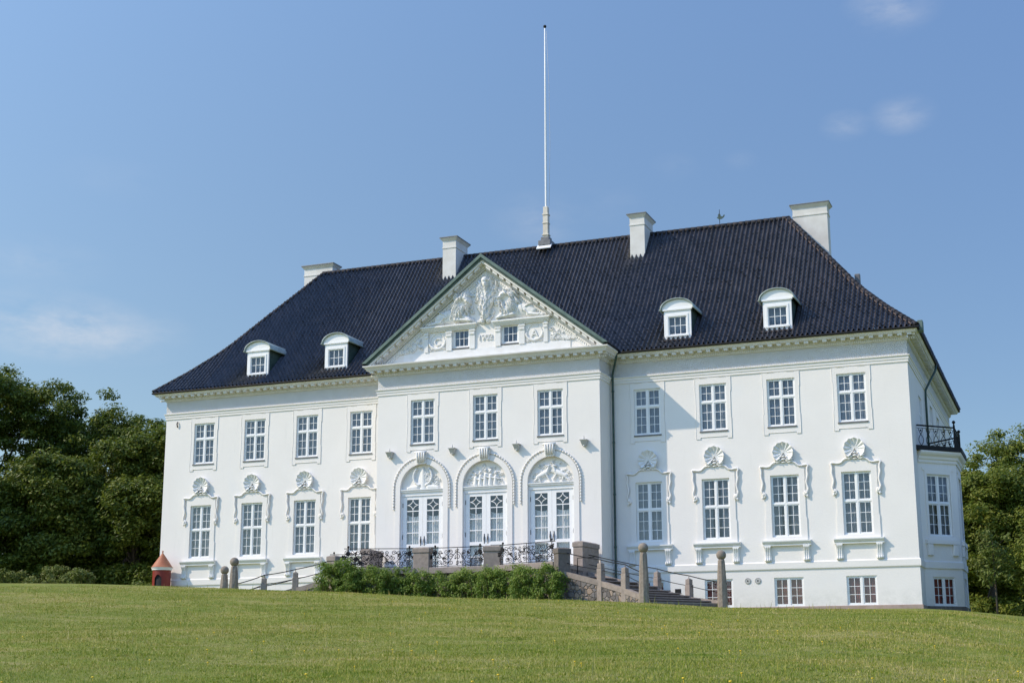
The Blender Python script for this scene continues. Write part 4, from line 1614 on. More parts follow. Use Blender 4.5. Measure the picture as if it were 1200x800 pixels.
# ---- dormers -------------------------------------------------------------
def build_dormer(x, first=None):
    at = (x, 0, 14.0)
    if first:
        c = first.copy()
        COL.objects.link(c)
        c.parent = PAL
        c.location = Vector(at) - ORG[PAL]
        ORG[c] = Vector(at)
        for ch in first.children:
            d = ch.copy()
            COL.objects.link(d)
            d.parent = c
        return c
    mb = wall_holes(MB(), -.75, .75, -.05, 1.70, [(-.50, .50, .27, 1.28)], .12)
    arc = [(.86 * math.cos(a) / math.cos(0), 1.72 + .50 * math.sin(a)) for a in np.linspace(0, math.pi, 17)]
    mb.prism(arc, -.0, .12)
    # window casing and apron
    mb.box(-.60, .60, -.03, .01, 1.285, 1.40)
    mb.box(-.60, -.505, -.03, .01, .26, 1.284)
    mb.box(.505, .60, -.03, .01, .26, 1.284)
    mb.box(-.64, .64, -.06, .01, .17, .258)
    mb.box(-.82, .82, -.07, .02, 1.62, 1.705)
    o = mb.build('dormer', MAT['paint'], PAL, at, local=True)

    def kid(mb_, name, m):
        k = mb_.build(name, m, o, (0, 0, 0), local=True)
        k.location = (0, 0, 0)
        return k
    for s_ in (-1, 1):
        ck = MB()
        ck.prism([(.12, -.05), (2.0, 1.68), (2.0, 1.71), (.12, 1.71)], *sorted((s_ * .745, s_ * .66)), 'yz')
        kid(ck, 'dormer_cheek', MAT['dark_copper'])
    rb = MB()
    n = 18
    outer = [(.93 * math.cos(a), 1.73 + .56 * math.sin(a)) for a in np.linspace(0, math.pi, n)]
    outer = [(1.00, 1.66)] + outer + [(-1.00, 1.66)]
    inner = [(p[0] * .95, p[1] - .045) for p in outer]
    m_ = len(outer)
    yb = [-.13, 1.2, 2.75]
    vs, fs = [], []
    for y in yb:
        vs += [(p[0], y, p[1]) for p in outer]
    for y in yb:
        vs += [(p[0], y, p[1]) for p in inner]
    for b in range(2):
        for k in range(m_ - 1):
            fs.append((b * m_ + k, b * m_ + k + 1, (b + 1) * m_ + k + 1, (b + 1) * m_ + k))
            fs.append((3 * m_ + b * m_ + k, 3 * m_ + (b + 1) * m_ + k, 3 * m_ + (b + 1) * m_ + k + 1, 3 * m_ + b * m_ + k + 1))
    for k in range(m_ - 1):
        fs.append((k, k + 1, 3 * m_ + k + 1, 3 * m_ + k))
    for k in (0, m_ - 1):
        for b in range(2):
            fs.append((b * m_ + k, (b + 1) * m_ + k, 3 * m_ + (b + 1) * m_ + k, 3 * m_ + b * m_ + k))
    rb.add(vs, fs, True)
    kid(rb, 'dormer_roof', MAT['weathered_zinc'])
    wb = MB()
    wb.box(-.5, -.455, .03, .10, .27, 1.28)
    wb.box(.455, .5, .03, .10, .27, 1.28)
    wb.box(-.455, .455, .03, .10, .27, .315)
    wb.box(-.455, .455, .03, .10, 1.235, 1.28)
    for i in (1, 2):
        q = -.455 + .91 * i / 3
        wb.box(q - .016, q + .016, .04, .085, .315, 1.235)
    wb.box(-.455, .455, .043, .082, .76, .79)
    kid(wb, 'window_frame', MAT['paint'])
    kid(MB().add([(-.48, .06, .29), (.48, .06, .29), (.48, .06, 1.26), (-.48, .06, 1.26)], [(0, 1, 2, 3)]), 'pane', MAT['glass'])
    kid(MB().box(-.7, .7, .5, .55, -.05, 1.6), 'curtain', MAT['curtain'])
    kid(MB().prism([(-.20, -.10), (.05, .01), (.05, .05), (-.22, -.06)], -.86, .86, 'yz'), 'lead_apron', MAT['mortar'])
    return o


_d = build_dormer(-15.85)
for x in (-10.45, 10.45, 15.85):
    build_dormer(x, _d)


# ---- chimneys ----------------------------------------------------------------
def build_chimney(x0, x1, y0, y1, zb, zt):
    mb = MB()
    mb.box(x0, x1, y0, y1, zb, zt - .72)
    mb.box(x0 - .035, x1 + .035, y0 - .035, y1 + .035, zt - .72, zt - .64)
    mb.box(x0 - .005, x1 + .005, y0 - .005, y1 + .005, zt - .64, zt - .26)
    a, b = .0, .15
    vs = [(x0 - a, y0 - a, zt - .26), (x1 + a, y0 - a, zt - .26), (x1 + a, y1 + a, zt - .26), (x0 - a, y1 + a, zt - .26),
          (x0 - b, y0 - b, zt - .07), (x1 + b, y0 - b, zt - .07), (x1 + b, y1 + b, zt - .07), (x0 - b, y1 + b, zt - .07)]
    mb.add(vs, [(0, 1, 5, 4), (1, 2, 6, 5), (2, 3, 7, 6), (3, 0, 4, 7), (4, 5, 6, 7), (3, 2, 1, 0)])
    o = mb.build('chimney', MAT['chimney'], roof, (0, 0, 0))
    # second level of children would be too deep below the roof part: cap stays its sibling
    MB().bbox(x0 - .17, x1 + .17, y0 - .17, y1 + .17, zt - .068, zt + .01, .02).build('chimney_cap', MAT['lead'], roof)
    return o


MAT['chimney'] = mottled('chimney_render', (.60, .575, .52), (.76, .75, .71), 0.9, 0.85, 12, 0.2, c3=(.50, .46, .40))
build_chimney(6.20, 7.10, 5.55, 7.35, 19.5, 23.28)
build_chimney(-6.10, -5.20, 5.55, 7.35, 19.5, 23.28)
build_chimney(15.62, 17.60, 7.20, 8.05, 18.2, 23.15)
build_chimney(-17.05, -14.93, 7.20, 8.05, 18.2, 23.07)
MB().bbox(18.9, 19.2, 7.6, 7.9, 16.5, 18.75, .03).build('roof_vent', MAT['lead'], roof)

MAT['chimney_tan'] = mottled('cream_render', (.56, .50, .40), (.70, .66, .57), 2.5, 0.8, c3=(.40, .34, .26))
# ---- flagpole and weathervane -------------------------------------------------
fp = thing('flagpole', 'tall bare white flagpole with a boxed foot standing on the roof ridge', 'flagpole', (.42, 6.75, 22.1))
fx, fy = .42, 6.75
mb = MB()
mb.lathe(fx, fy, [(.070, 24.4), (.070, 28), (.058, 32), (.042, 36.9), (0, 36.95)], 12)
mb.build('pole', MAT['paint'], fp, (fx, fy, 24.4))
mb = MB()
mb.bbox(fx - .165, fx + .165, fy - .165, fy + .165, 22.85, 24.30, .02)
mb.bbox(fx - .20, fx + .20, fy - .20, fy + .20, 24.30, 24.40, .02)
mb.bbox(fx - .20, fx + .20, fy - .20, fy + .20, 23.75, 23.82, .02)
mb.bbox(fx - .22, fx + .22, fy - .22, fy + .22, 22.98, 23.06, .02)
mb.bbox(fx - .15, fx + .15, fy - .15, fy + .15, 24.40, 24.86, .02)
mb.build('pole_base', MAT['chimney_tan'], fp, (fx, fy, 22.85))
mb = MB()
mb.bbox(fx - .40, fx + .40, fy - .40, fy + .40, 22.30, 22.62, .02)
mb.bbox(fx - .27, fx + .27, fy - .27, fy + .27, 22.62, 22.86, .02)
mb.build('base_block', MAT['lead'], fp, (fx, fy, 22.3))
mb = MB()
mb.prism([(6.22, 22.02), (6.50, 22.34), (6.50, 22.38), (6.20, 22.07)], fx - .47, fx + .47, 'yz')
mb.build('flashing', MAT['paint'], fp, (fx, fy, 22))
MB().ball((fx, fy, 37.02), .11, 10).build('finial', MAT['iron'], fp, (fx, fy, 37))
MB().tube([(fx + .10, fy, 36.7), (fx + .26, fy - .02, 33), (fx + .30, fy - .02, 29), (fx + .2, fy, 24.9)], .010, 4).build('halyard', MAT['vent'], fp, (fx, fy, 24.9))

wv = thing('weathervane', 'small dark rooster weathervane on the roof ridge between two chimneys', 'weathervane', (11.35, 6.9, 22.3))
mb = MB()
mb.tube([(11.35, 6.9, 22.3), (11.35, 6.9, 23.35)], .018, 6)
mb.build('rod', MAT['iron'], wv, (11.35, 6.9, 22.3))
mb = MB()
mb.prism([(11.18, 22.86), (11.32, 22.74), (11.48, 22.76), (11.60, 22.84), (11.68, 22.98), (11.60, 23.0), (11.54, 22.90), (11.44, 22.93), (11.40, 23.05), (11.33, 23.12), (11.28, 23.06), (11.24, 22.99), (11.30, 22.96)], 6.885, 6.915)
mb.build('rooster', MAT['dark_copper'], wv, (11.35, 6.9, 22.9))

# ------------------------------------------------------------------ terrace
DECK = 1.70
terrace = thing('terrace', 'raised granite terrace with square piers and ornate iron railings before the mansion doors', 'terrace', (0, -5, gz(0, -5)))
F_, A_, B_, C_ = (-6.26, -7.07), (-1.96, -5.49), (1.96, -5.49), (6.26, -7.07)
Dn, En = (6.05, -4.06), (-6.05, -4.06)


def pier(x, y, w_, d_, ztop, rot, zb=-.6, m='granite', over=.04):
    mb = MB()
    mb.bbox(-w_ / 2, w_ / 2, -d_ / 2, d_ / 2, zb, ztop - .30, .02)
    mb.bbox(-w_ / 2 - over, w_ / 2 + over, -d_ / 2 - over, d_ / 2 + over, ztop - .30, ztop - .06, .03)
    mb.add([(-w_ / 2 - over, -d_ / 2 - over, ztop - .07), (w_ / 2 + over, -d_ / 2 - over, ztop - .07), (w_ / 2 + over, d_ / 2 + over, ztop - .07), (-w_ / 2 - over, d_ / 2 + over, ztop - .07),
            (-w_ / 2 + .1, -d_ / 2 + .1, ztop), (w_ / 2 - .1, -d_ / 2 + .1, ztop), (w_ / 2 - .1, d_ / 2 - .1, ztop), (-w_ / 2 + .1, d_ / 2 - .1, ztop)],
           [(0, 1, 5, 4), (1, 2, 6, 5), (2, 3, 7, 6), (3, 0, 4, 7), (4, 5, 6, 7)])
    placed(mb, x, y, R(rot))
    return mb.build('pier', MAT[m], terrace, (x, y, 0))


pier(*A_, .88, .5, 2.86, 2)
pier(*B_, .88, .5, 2.82, 14, m='granite')
pier(*C_, .66, .5, 2.45, 48, m='granite_dark')
pier(*F_, .50, .62, 2.45, -6)
pier(6.16, -3.15, .55, 1.9, 3.03, -7)
pier(-6.16, -3.15, .55, 1.9, 3.03, 7)

mb = MB()
poly = [F_, A_, B_, C_, (6.3, -3.4), (6.3, -1.95), (-6.3, -1.95), (-6.3, -3.4)]
mb.prism(poly, -.7, DECK - .2, 'xy')
mb.build('retaining_wall', MAT['rubble'], terrace, (0, -5, 0))
mb = MB()
pin = [(x * 1.005, y - .03 if y < -5 else y) for x, y in poly]
mb.prism(pin, DECK - .198, DECK, 'xy')
mb.build('paving', MAT['granite'], terrace, (0, -5, DECK))
mb = MB()
for p, q in ((F_, A_), (A_, B_), (B_, C_)):
    d = Vector((q[0] - p[0], q[1] - p[1]))
    L = d.length
    a = math.atan2(d.y, d.x)
    k = MB().bbox(.35, L - .40, -.22, .14, DECK - .22, DECK + .10, .02)
    placed(k, p[0], p[1], a)
    mb.add(k.v, k.f)
mb.build('coping', MAT['granite'], terrace, (0, -5, DECK))


def ornate_railing(p, q, z0, z1, seed, parent=terrace, a_end=.48, b_end=.48):
    rr = random.Random(seed)
    L = math.hypot(q[0] - p[0], q[1] - p[1])
    ang = math.atan2(q[1] - p[1], q[0] - p[0])
    mb = MB()
    a, b = a_end, L - b_end
    mb.tube([(a, 0, z1), (b, 0, z1)], .022, 6)
    mb.tube([(a, 0, z0 + .06), (b, 0, z0 + .06)], .018, 5)
    zm = (z0 + z1) / 2
    H = z1 - z0
    for x in (a + .22, b - .22):
        mb.tube([(x, 0, z0), (x, 0, z1 + .06)], .02, 5)
        mb.ball((x, 0, z1 + .09), .06, 8)
        for (dx, dz) in ((0, -.26), (.26 if x < L / 2 else -.26, -.46)):
            cx, cz = x + (-dx), z1 + dz
            mb.ball((cx, 0, cz), .115, 10, (1, .35, 1))
            for k in range(6):
                an = k * math.pi / 3
                mb.ball((cx + .085 * math.cos(an), -.02, cz + .085 * math.sin(an)), .05, 6, (1, .6, 1))
    mb.tube([(L / 2, 0, z0 + .06), (L / 2, 0, z1)], .016, 5)

    def sp(cx, cz, r_, turns, a0, sg):
        P = []
        n = int(turns * 10)
        for i in range(n + 1):
            t_ = i / n
            an = a0 + sg * t_ * turns * 2 * math.pi
            P.append((cx + r_ * (1 - .8 * t_) * math.cos(an), 0.012 * rr.uniform(-1, 1), cz + r_ * (1 - .8 * t_) * math.sin(an)))
        mb.tube(P, .017, 4)
        e = P[0]
        mb.ball((e[0], 0, e[2]), .045, 6, (1.4, .4, .8))
    m = int((b - a) / .30)
    for i in range(m):
        x = a + .15 + (b - a - .3) * i / max(1, m - 1)
        for row in (.24, .52, .78):
            sp(x + rr.uniform(-.05, .05), z0 + H * row, rr.uniform(.10, .16), 1.4, rr.uniform(0, 6.3), rr.choice((-1, 1)))
        if rr.random() < .6:
            an = rr.uniform(0, 6.28)
            cx, cz = x + rr.uniform(-.1, .1), z0 + H * rr.uniform(.3, .8)
            for kk in range(3):
                mb.ball((cx + .07 * math.cos(an + kk * 1.1), 0, cz + .07 * math.sin(an + kk * 1.1)), .05, 6, (1.2, .35, .8))
    # the long wavy stem
    mb.tube([(lerp(a, b, i / 30), 0, zm + .28 * H * math.sin(i / 30 * math.pi * 5)) for i in range(31)], .018, 4)
    placed(mb, p[0], p[1], ang)
    return mb.build('iron_railing', MAT['iron'], parent, (p[0], p[1], z0))


ornate_railing(F_, A_, DECK + .1, 2.80, 1)
ornate_railing(A_, B_, DECK + .1, 2.80, 2)
ornate_railing(B_, C_, DECK + .1, 2.80, 3, b_end=.42)
ornate_railing((-7.9, -4.75), (-6.3, -4.15), DECK - .1, 2.72, 4, a_end=.05, b_end=.05)


# ------------------------------------------------------------------ staircases
def build_stairs(s_):
    lab = ('granite staircase with iron handrails descending to the right end of the terrace lawn' if s_ > 0 else
           'granite staircase half hidden by the lawn on the left side of the terrace')
    st = thing('staircase', lab, 'staircase', (s_ * 9, -6, gz(s_ * 9, -6)), 'staircases flanking the terrace')
    Fr = [(6.45, -7.12), (8.35, -7.42), (9.78, -8.15), (10.86, -8.94)]
    Re = [(6.45, -3.6), (10.23, -4.31), (12.0, -5.0), (13.68, -5.59)]

    def along(P, t_):
        i = min(int(t_ * (len(P) - 1)), len(P) - 2)
        f = t_ * (len(P) - 1) - i
        return (lerp(P[i][0], P[i + 1][0], f), lerp(P[i][1], P[i + 1][1], f))
    n = 9
    mb, tr = MB(), MB()
    for k in range(n):
        t0, t1 = k / n, (k + 1.1) / n
        a, b = along(Fr, t0), along(Re, t0)
        c, d = along(Re, min(t1, 1)), along(Fr, min(t1, 1))
        z = float(np.interp(k / n, [0, 1 / 3, 2 / 3, 1], [1.10, .42, -.02, -.42]))
        P = [(s_ * p[0], p[1]) for p in (a, b, c, d)]
        mb.prism(P, -.9, z - .05, 'xy')
        # nosing slab standing proud of the riser
        c2, d2 = along(Re, min(t1 + .02, 1)), along(Fr, min(t1 + .02, 1))
        P = [(s_ * p[0], p[1]) for p in (a, b, c2, d2)]
        tr.prism(P, z - .048, z, 'xy')
    mb.build('steps', MAT['granite_dark'], st, (s_ * 9, -6, 0))  # riser shade is put into this darker stone colour
    tr.build('treads', MAT['granite'], st, (s_ * 9, -6, 0))
    for P, zs, nm in ((Fr, (1.30, .80, .38, .02), 'front'), (Re, (1.50, .54, .07, -.17), 'rear')):
        # sloping stone stringer
        mb = MB()
        for i in range(3):
            p, q = P[i], P[i + 1]
            d = Vector((q[0] - p[0], q[1] - p[1])).normalized()
            nn = Vector((-d.y, d.x)) * .13
            vs = []
            for (pt, z) in ((p, zs[i]), (q, zs[i + 1])):
                for sg in (-1, 1):
                    vs += [(s_ * (pt[0] + nn.x * sg), pt[1] + nn.y * sg, z), (s_ * (pt[0] + nn.x * sg), pt[1] + nn.y * sg, z - .26)]
            mb.add(vs, [(0, 2, 6, 4), (1, 5, 7, 3), (0, 4, 5, 1), (2, 3, 7, 6), (0, 1, 3, 2), (4, 6, 7, 5)])
        mb.build('stringer', MAT['granite'], st, (s_ * P[0][0], P[0][1], 0))
        # rubble under the stringer
        mb = MB()
        for i in range(3):
            p, q = P[i], P[i + 1]
            d = Vector((q[0] - p[0], q[1] - p[1])).normalized()
            nn = Vector((-d.y, d.x)) * .10
            vs = []
            for (pt, z) in ((p, zs[i] - .262), (q, zs[i + 1] - .262)):
                for sg in (-1, 1):
                    vs += [(s_ * (pt[0] + nn.x * sg), pt[1] + nn.y * sg, z), (s_ * (pt[0] + nn.x * sg), pt[1] + nn.y * sg, -1.0)]
            mb.add(vs, [(0, 2, 6, 4), (1, 5, 7, 3), (0, 4, 5, 1), (2, 3, 7, 6), (0, 1, 3, 2), (4, 6, 7, 5)])
        mb.build('cheek_wall', MAT['rubble'], st, (s_ * P[0][0], P[0][1], 0))
        tops = (1.66, 1.36) if nm == 'front' else (1.38, .96)
        for (pt, zt) in zip(P[1:3], tops):
            mb = MB()
            mb.bbox(-.15, .15, -.15, .15, -.9, zt - .30, .02)
            mb.bbox(-.13, .13, -.13, .13, zt - .30, zt - .05, .03)
            mb.ball((0, 0, zt - .05), .10, 8, (1, 1, .5))
            mb.tube([(0, 0, zt - .02), (0, 0, zt + .14)], .015, 5)
            placed(mb, s_ * pt[0], pt[1], s_ * R(-25))
            mb.build('rail_post', MAT['granite'], st, (s_ * pt[0], pt[1], 0))
        hr = MB()
        zz = (2.20, 1.78, 1.48, 1.02) if nm == 'front' else (2.35, 1.50, 1.08, .70)
        pts = [(s_ * p[0], p[1], z) for p, z in zip(P, zz)]
        fine = []
        for i in range(3):
            for k in range(6):
                t_ = k / 6
                fine.append(tuple(lerp(pts[i][j], pts[i + 1][j], t_) - (.03 * math.sin(math.pi * t_) if j == 2 else 0) for j in range(3)))
        fine.append(pts[-1])
        hr.tube(fine, .026, 6)
        hr.tube([(x, y, z - .48) for x, y, z in fine], .018, 5)
        hr.build('handrail', MAT['iron'], st, pts[0])
    # little iron gate post beside the pier
    if s_ > 0:
        mb = MB()
        mb.tube([(6.75, -6.2, 1.2), (6.75, -6.2, 2.0), (7.6, -6.2, 2.02)], .025, 5)
        mb.build('rail_return', MAT['iron'], st, (6.75, -6.2, 1.2))
    return st


build_stairs(1)
build_stairs(-1)


# ------------------------------------------------------------------ ball posts
def ball_post(x, y, ztop, lab):
    zb = gz(x, y) - .15
    t = thing('stone_post', lab, 'stone post', (x, y, zb + .15), 'ball topped stone posts at the stair feet')
    mb = MB()
    rb = random.Random(int(abs(x) * 10))
    n = 8
    H = ztop - .44 - zb
    prof = [(.245, 0), (.24, .25 * H), (.225, .5 * H), (.20, .75 * H), (.165, .97 * H), (.13, H), (.10, H + .03), (.10, H + .09)]
    mb.lathe(x, y, [(a, zb + b) for a, b in prof], 9, smooth=False)
    mb.v = [(px + rb.uniform(-.01, .01), py + rb.uniform(-.01, .01), pz) for px, py, pz in mb.v]
    mb.build('shaft', MAT['post_stone'], t, (x, y, zb))
    MB().ball((x, y, ztop - .235), .235, 18).build('stone_ball', MAT['post_stone'], t, (x, y, ztop - .235))


ball_post(10.98, -9.15, 2.36, 'nearer and taller of the two ball topped stone posts right of the terrace')
ball_post(13.80, -5.75, 2.19, 'ball topped stone post standing before the basement window, rightmost of all')
ball_post(-10.98, -9.15, 2.36, 'taller ball topped stone post left of the terrace, beside a shorter one')
ball_post(-13.80, -5.75, 2.22, 'leftmost ball topped stone post, the lowest looking of the four')

# ------------------------------------------------------------------ sentry box
sx, sy = -21.5, -.80
szb = gz(sx, sy)
sb = thing('sentry_box', 'small round red sentry box with copper cone roof at the left corner of the mansion', 'sentry box', (sx, sy, szb))
mb = MB()
a0, a1 = R(-54), R(258)          # the gap is the doorway
r_ = .54
mb.lathe(sx, sy, [(r_, szb), (r_, 2.50)], 26, a0=a0, a1=a1)
mb.lathe(sx, sy, [(r_ - .05, szb), (r_ - .05, 2.50)], 26, a0=a0, a1=a1)
# arched head over the doorway
hd = []
n = 8
for i in range(n + 1):
    a = a1 + (a0 + 2 * math.pi - a1) * i / n
    zz = 2.0 + .22 * math.sin(math.pi * i / n)
    hd += [(sx + r_ * math.cos(a), sy + r_ * math.sin(a), zz), (sx + r_ * math.cos(a), sy + r_ * math.sin(a), 2.50)]
mb.add(hd, [(2 * i, 2 * i + 2, 2 * i + 3, 2 * i + 1) for i in range(n)])
mb.build('body', MAT['red'], sb, (sx, sy, szb))
MB().lathe(sx, sy, [(r_ - .06, szb + .05), (r_ - .07, 2.45), (0, 2.46)], 20).build('interior', MAT['dark'], sb, (sx, sy, szb))
mb = MB().lathe(sx, sy, [(r_ - .02, 2.48), (r_ + .05, 2.50), (r_ + .05, 2.56), (r_ + .09, 2.60), (r_ + .09, 2.66), (r_ - .02, 2.68)], 28, smooth=False)
mb.build('white_band', MAT['paint'], sb, (sx, sy, 2.5))
mb = MB().lathe(sx, sy, [(r_ + .12, 2.66), (r_ + .05, 2.72), (.42, 2.98), (.24, 3.24), (.09, 3.44), (.04, 3.50)], 28)
mb.build('cone_roof', MAT['new_copper'], sb, (sx, sy, 2.66))
mb = MB().lathe(sx, sy, [(.05, 3.48), (.03, 3.56), (.06, 3.61), (.03, 3.66), (0, 3.68)], 10)
mb.build('finial', MAT['new_copper'], sb, (sx, sy, 3.5))


# ------------------------------------------------------------------ vegetation
def leaf_mesh(centers, radii, per, size, seed, flat=.7, droop=0.0, shell=.55, bias=(-.25, -.15, .8)):
    """leaf blades (rhombi) in clumps; returns V, F"""
    g = np.random.default_rng(seed)
    n = len(centers) * per
    c = np.repeat(np.asarray(centers), per, 0)
    r_ = np.repeat(np.asarray(radii), per, 0)
    d = g.standard_normal((n, 3))
    d /= np.linalg.norm(d, axis=1, keepdims=True)
    q = g.uniform(0, 1, n) ** shell
    p = c + d * (q[:, None] * r_[:, None]) * np.array([1, 1, flat])
    nrm = d * .55 + np.array(bias) + .5 * g.standard_normal((n, 3))
    nrm /= np.linalg.norm(nrm, axis=1, keepdims=True)
    ax = np.cross(nrm, g.standard_normal((n, 3)))
    ax /= np.linalg.norm(ax, axis=1, keepdims=True)
    ax[:, 2] -= droop
    bx = np.cross(nrm, ax)
    s_ = size * g.uniform(.6, 1.3, n)[:, None]
    V = np.stack([p - ax * s_, p + bx * s_ * .45 + nrm * s_ * .12, p + ax * s_, p - bx * s_ * .45 + nrm * s_ * .12], 1).reshape(-1, 3)
    F = np.arange(4 * n).reshape(n, 4)
    return V, F


def crown_clumps(seed, lobes, n, rmin=.7, rmax=1.5):
    """clump centres spread over the skin of several lobes: each lobe = (x, y, z, rx, ry, rz)"""
    g = np.random.default_rng(seed)
    C, Rr = [], []
    vol = np.array([l[3] * l[5] for l in lobes])
    pick = g.choice(len(lobes), n, p=vol / vol.sum())
    for k in pick:
        x, y, z, rx, ry, rz = lobes[k]
        d = g.standard_normal(3)
        d /= np.linalg.norm(d)
        if d[2] < -.55:
            d[2] *= -1
        q = g.uniform(.45, 1.0) ** .6
        bump = 1 + .12 * math.sin(7 * d[0] + 3 * d[2] + k) + .06 * g.standard_normal()
        C.append((x + d[0] * rx * q * bump, y + d[1] * ry * q * bump, z + d[2] * rz * q * bump))
        Rr.append(g.uniform(rmin, rmax))
    return np.array(C), np.array(Rr)


def make_tree(at, lobes, n, per, size, m, seed, label, cat='tree', group=None, name='tree', trunk_r=.35, rmin=.7, rmax=1.5, flat=.6):
    t = thing(name, label, cat, at, group)
    C, Rr = crown_clumps(seed, lobes, n, rmin, rmax)
    V, F = leaf_mesh(C, Rr, per, size, seed + 1, flat)
    np_mesh('crown', V, F, m, t, at)
    g = random.Random(seed)
    mb = MB()
    top = max(l[2] for l in lobes)
    base = Vector((0, 0, -.3))
    fork = Vector((g.uniform(-.3, .3), g.uniform(-.3, .3), top * .42))
    mb.tube([base, base.lerp(fork, .15), base.lerp(fork, .6) + Vector((.1, 0, 0)), fork], [trunk_r * 1.5, trunk_r, trunk_r * .85, trunk_r * .7], 9)
    for k in range(9):
        e = Vector(C[g.randrange(len(C))])
        midp = fork.lerp(e, .5) + Vector((g.uniform(-.6, .6), g.uniform(-.6, .6), g.uniform(0, .8)))
        st = base.lerp(fork, g.uniform(.65, 1))
        mb.tube([st, midp, e], [trunk_r * .45, trunk_r * .25, trunk_r * .06], 6)
    mb.build('trunk', MAT['bark'], t, at, local=True)
    return t


def lobes_of(seed, W_, H, n, y=3.0, low=.12):
    g = random.Random(seed)
    out = [(0, 0, H * .60, W_ * .40, W_ * .40, H * .36)]
    for k in range(n):
        a = g.uniform(0, 6.28)
        q = g.uniform(.35, .75) * W_ * .55
        z = g.uniform(low + .12, .86) * H
        sh = 1 - .55 * max(0, z / H - .5) * 2
        rr = g.uniform(.16, .27) * W_
        out.append((q * math.cos(a) * sh, q * math.sin(a) * sh, z, rr, rr, rr * g.uniform(.55, .8)))
    return out


def build_trees():
    # left wood: (x, y, height, width, seed, label)
    L = [(-47.5, 13, 19.3, 15.0, 21, 'tall dark broadleaf tree rising highest at the far left edge'),
         (-40.6, 16, 18.0, 13.5, 22, 'dark broadleaf tree with a ragged crown between the tallest and the feathery tree'),
         (-33.4, 14, 14.9, 8.5, 23, 'feathery green tree close beside the left corner of the mansion'),
         (-37.5, 7, 11.2, 8.0, 24, 'dark drooping tree standing forward of the left wood, pale leaf sprays on it'),
         (-31.4, 9.5, 9.6, 6.5, 25, 'low dark tree filling the gap behind the red sentry box'),
         (-43.5, 4.5, 10.6, 9.0, 26, 'broad dark tree above the low hedge at the left edge'),
         (-54.5, 9, 17.5, 12, 27, 'dark broadleaf tree cut by the left edge of the view')]
    for i, (x, y, h, w_, sd, lab) in enumerate(L):
        lb = lobes_of(sd, w_, h, 20, low=-.06)
        make_tree((x, y, gz(x, y)), lb, 400, 230, .145, MAT['leaf_dark'], sd, lab, group='trees left of the mansion', rmin=.6, rmax=1.4, flat=.58)
    # right wood: the sunlit ones stand well behind the mansion, clear of its shade
    Rr = [(25.4, 50, 18.0, 14.0, 31, 'bushy bright green tree towering at the right edge beyond the bay'),
          (20.6, 56, 15.0, 9.5, 32, 'green tree just showing behind the bay balcony on the right'),
          (30.0, 2.6, 7.6, 6.0, 33, 'low leafy tree at the right edge of the view beside the slender young tree'),
          (23.2, 42, 13.0, 9.0, 34, 'lower green tree behind the right end of the mansion'),
          (33.5, 46, 16, 11, 35, 'tall green tree cut by the right edge of the view')]
    for i, (x, y, h, w_, sd, lab) in enumerate(Rr):
        lb = lobes_of(sd, w_, h, 26, low=-.06)
        if sd == 31:
            lb = [(-.6, 0, 9.6, 5.6, 5.6, 6.6), (-3.4, -1, 7.6, 3.2, 4, 5.4), (3.6, 0, 11.0, 4.6, 4.6, 5.2), (-2.0, -1.5, 11.6, 2.8, 3, 3.4),
                  (0.8, -1, 14.0, 3.2, 3.4, 3.0), (0, -2.5, 4.2, 6.2, 5, 4.2), (5.5, -1, 6.0, 4.5, 4.5, 5.0), (-4.4, -1, 4.4, 2.4, 3, 4.0)]
        make_tree((x, y, gz(x, y)), lb, 400, 230, .15 if y > 30 else .10, MAT['leaf_mid'], sd, lab, group='trees right of the mansion', rmin=.6, rmax=1.4, flat=.58)
    # trees outside the picture whose shade falls over the left wood
    for (x, y, h, w_, sd, lab) in ((-48, -4, 17, 13, 41, 'shade tree standing left of the wood, nearer the foot of the lawn'), (-57, -8, 19, 15, 42, 'shade tree standing left of the wood, farther back')):
        lb = lobes_of(sd, w_, h, 14, low=.02)
        make_tree((x, y, gz(x, y)), lb, 260, 60, .42, MAT['leaf_dark'], sd, lab, group='shade trees further left', rmin=1.0, rmax=1.9)
    # undergrowth closing the wood below the crowns
    g = np.random.default_rng(91)
    for (x0, x1, y0, y1, h, nC, lab) in ((-64, -27, 20, 24, 7.5, 420, 'dark undergrowth filling the wood behind the left trees'), (17, 42, 60, 64, 8.5, 330, 'undergrowth closing the wood behind the right trees')):
        cx = g.uniform(x0, x1, nC)
        cy = g.uniform(y0, y1, nC)
        cz = ground(cx, cy) + g.uniform(.1, 1, nC) * h * (.8 + .2 * np.sin(cx * .9))
        V, F = leaf_mesh(np.stack([cx, cy, cz], -1), g.uniform(.8, 1.6, nC), 60, .34, 5)
        tag(np_mesh('undergrowth', V, F, MAT['leaf_dark']), lab, 'undergrowth', kind='stuff')
    # young staked tree
    at = (25.66, 1.0, gz(25.66, 1))
    t = thing('young_tree', 'slender young tree with a sparse crown on the slope right of the bay', 'tree', at)
    g = np.random.default_rng(8)
    C = np.stack([g.uniform(-.85, .85, 34), g.uniform(-.8, .8, 34), g.uniform(1.3, 4.0, 34)], -1)
    C[:, :2] *= (1.05 - .22 * np.abs(C[:, 2:3] - 2.4))
    V, F = leaf_mesh(C, g.uniform(.25, .5, 34), 42, .11, 5, .8)
    np_mesh('crown', V, F, MAT['leaf_hedge'], t, at)
    mb = MB().tube([(0, 0, -.2), (.01, 0, 1.2), (-.02, 0, 2.6), (0, 0, 3.8)], [.055, .045, .03, .008], 7)
    for k in range(9):
        c = C[k]
        mb.tube([(0, 0, c[2] - .6), tuple(c)], [.018, .006], 5)
    mb.build('trunk', MAT['bark'], t, at, local=True)
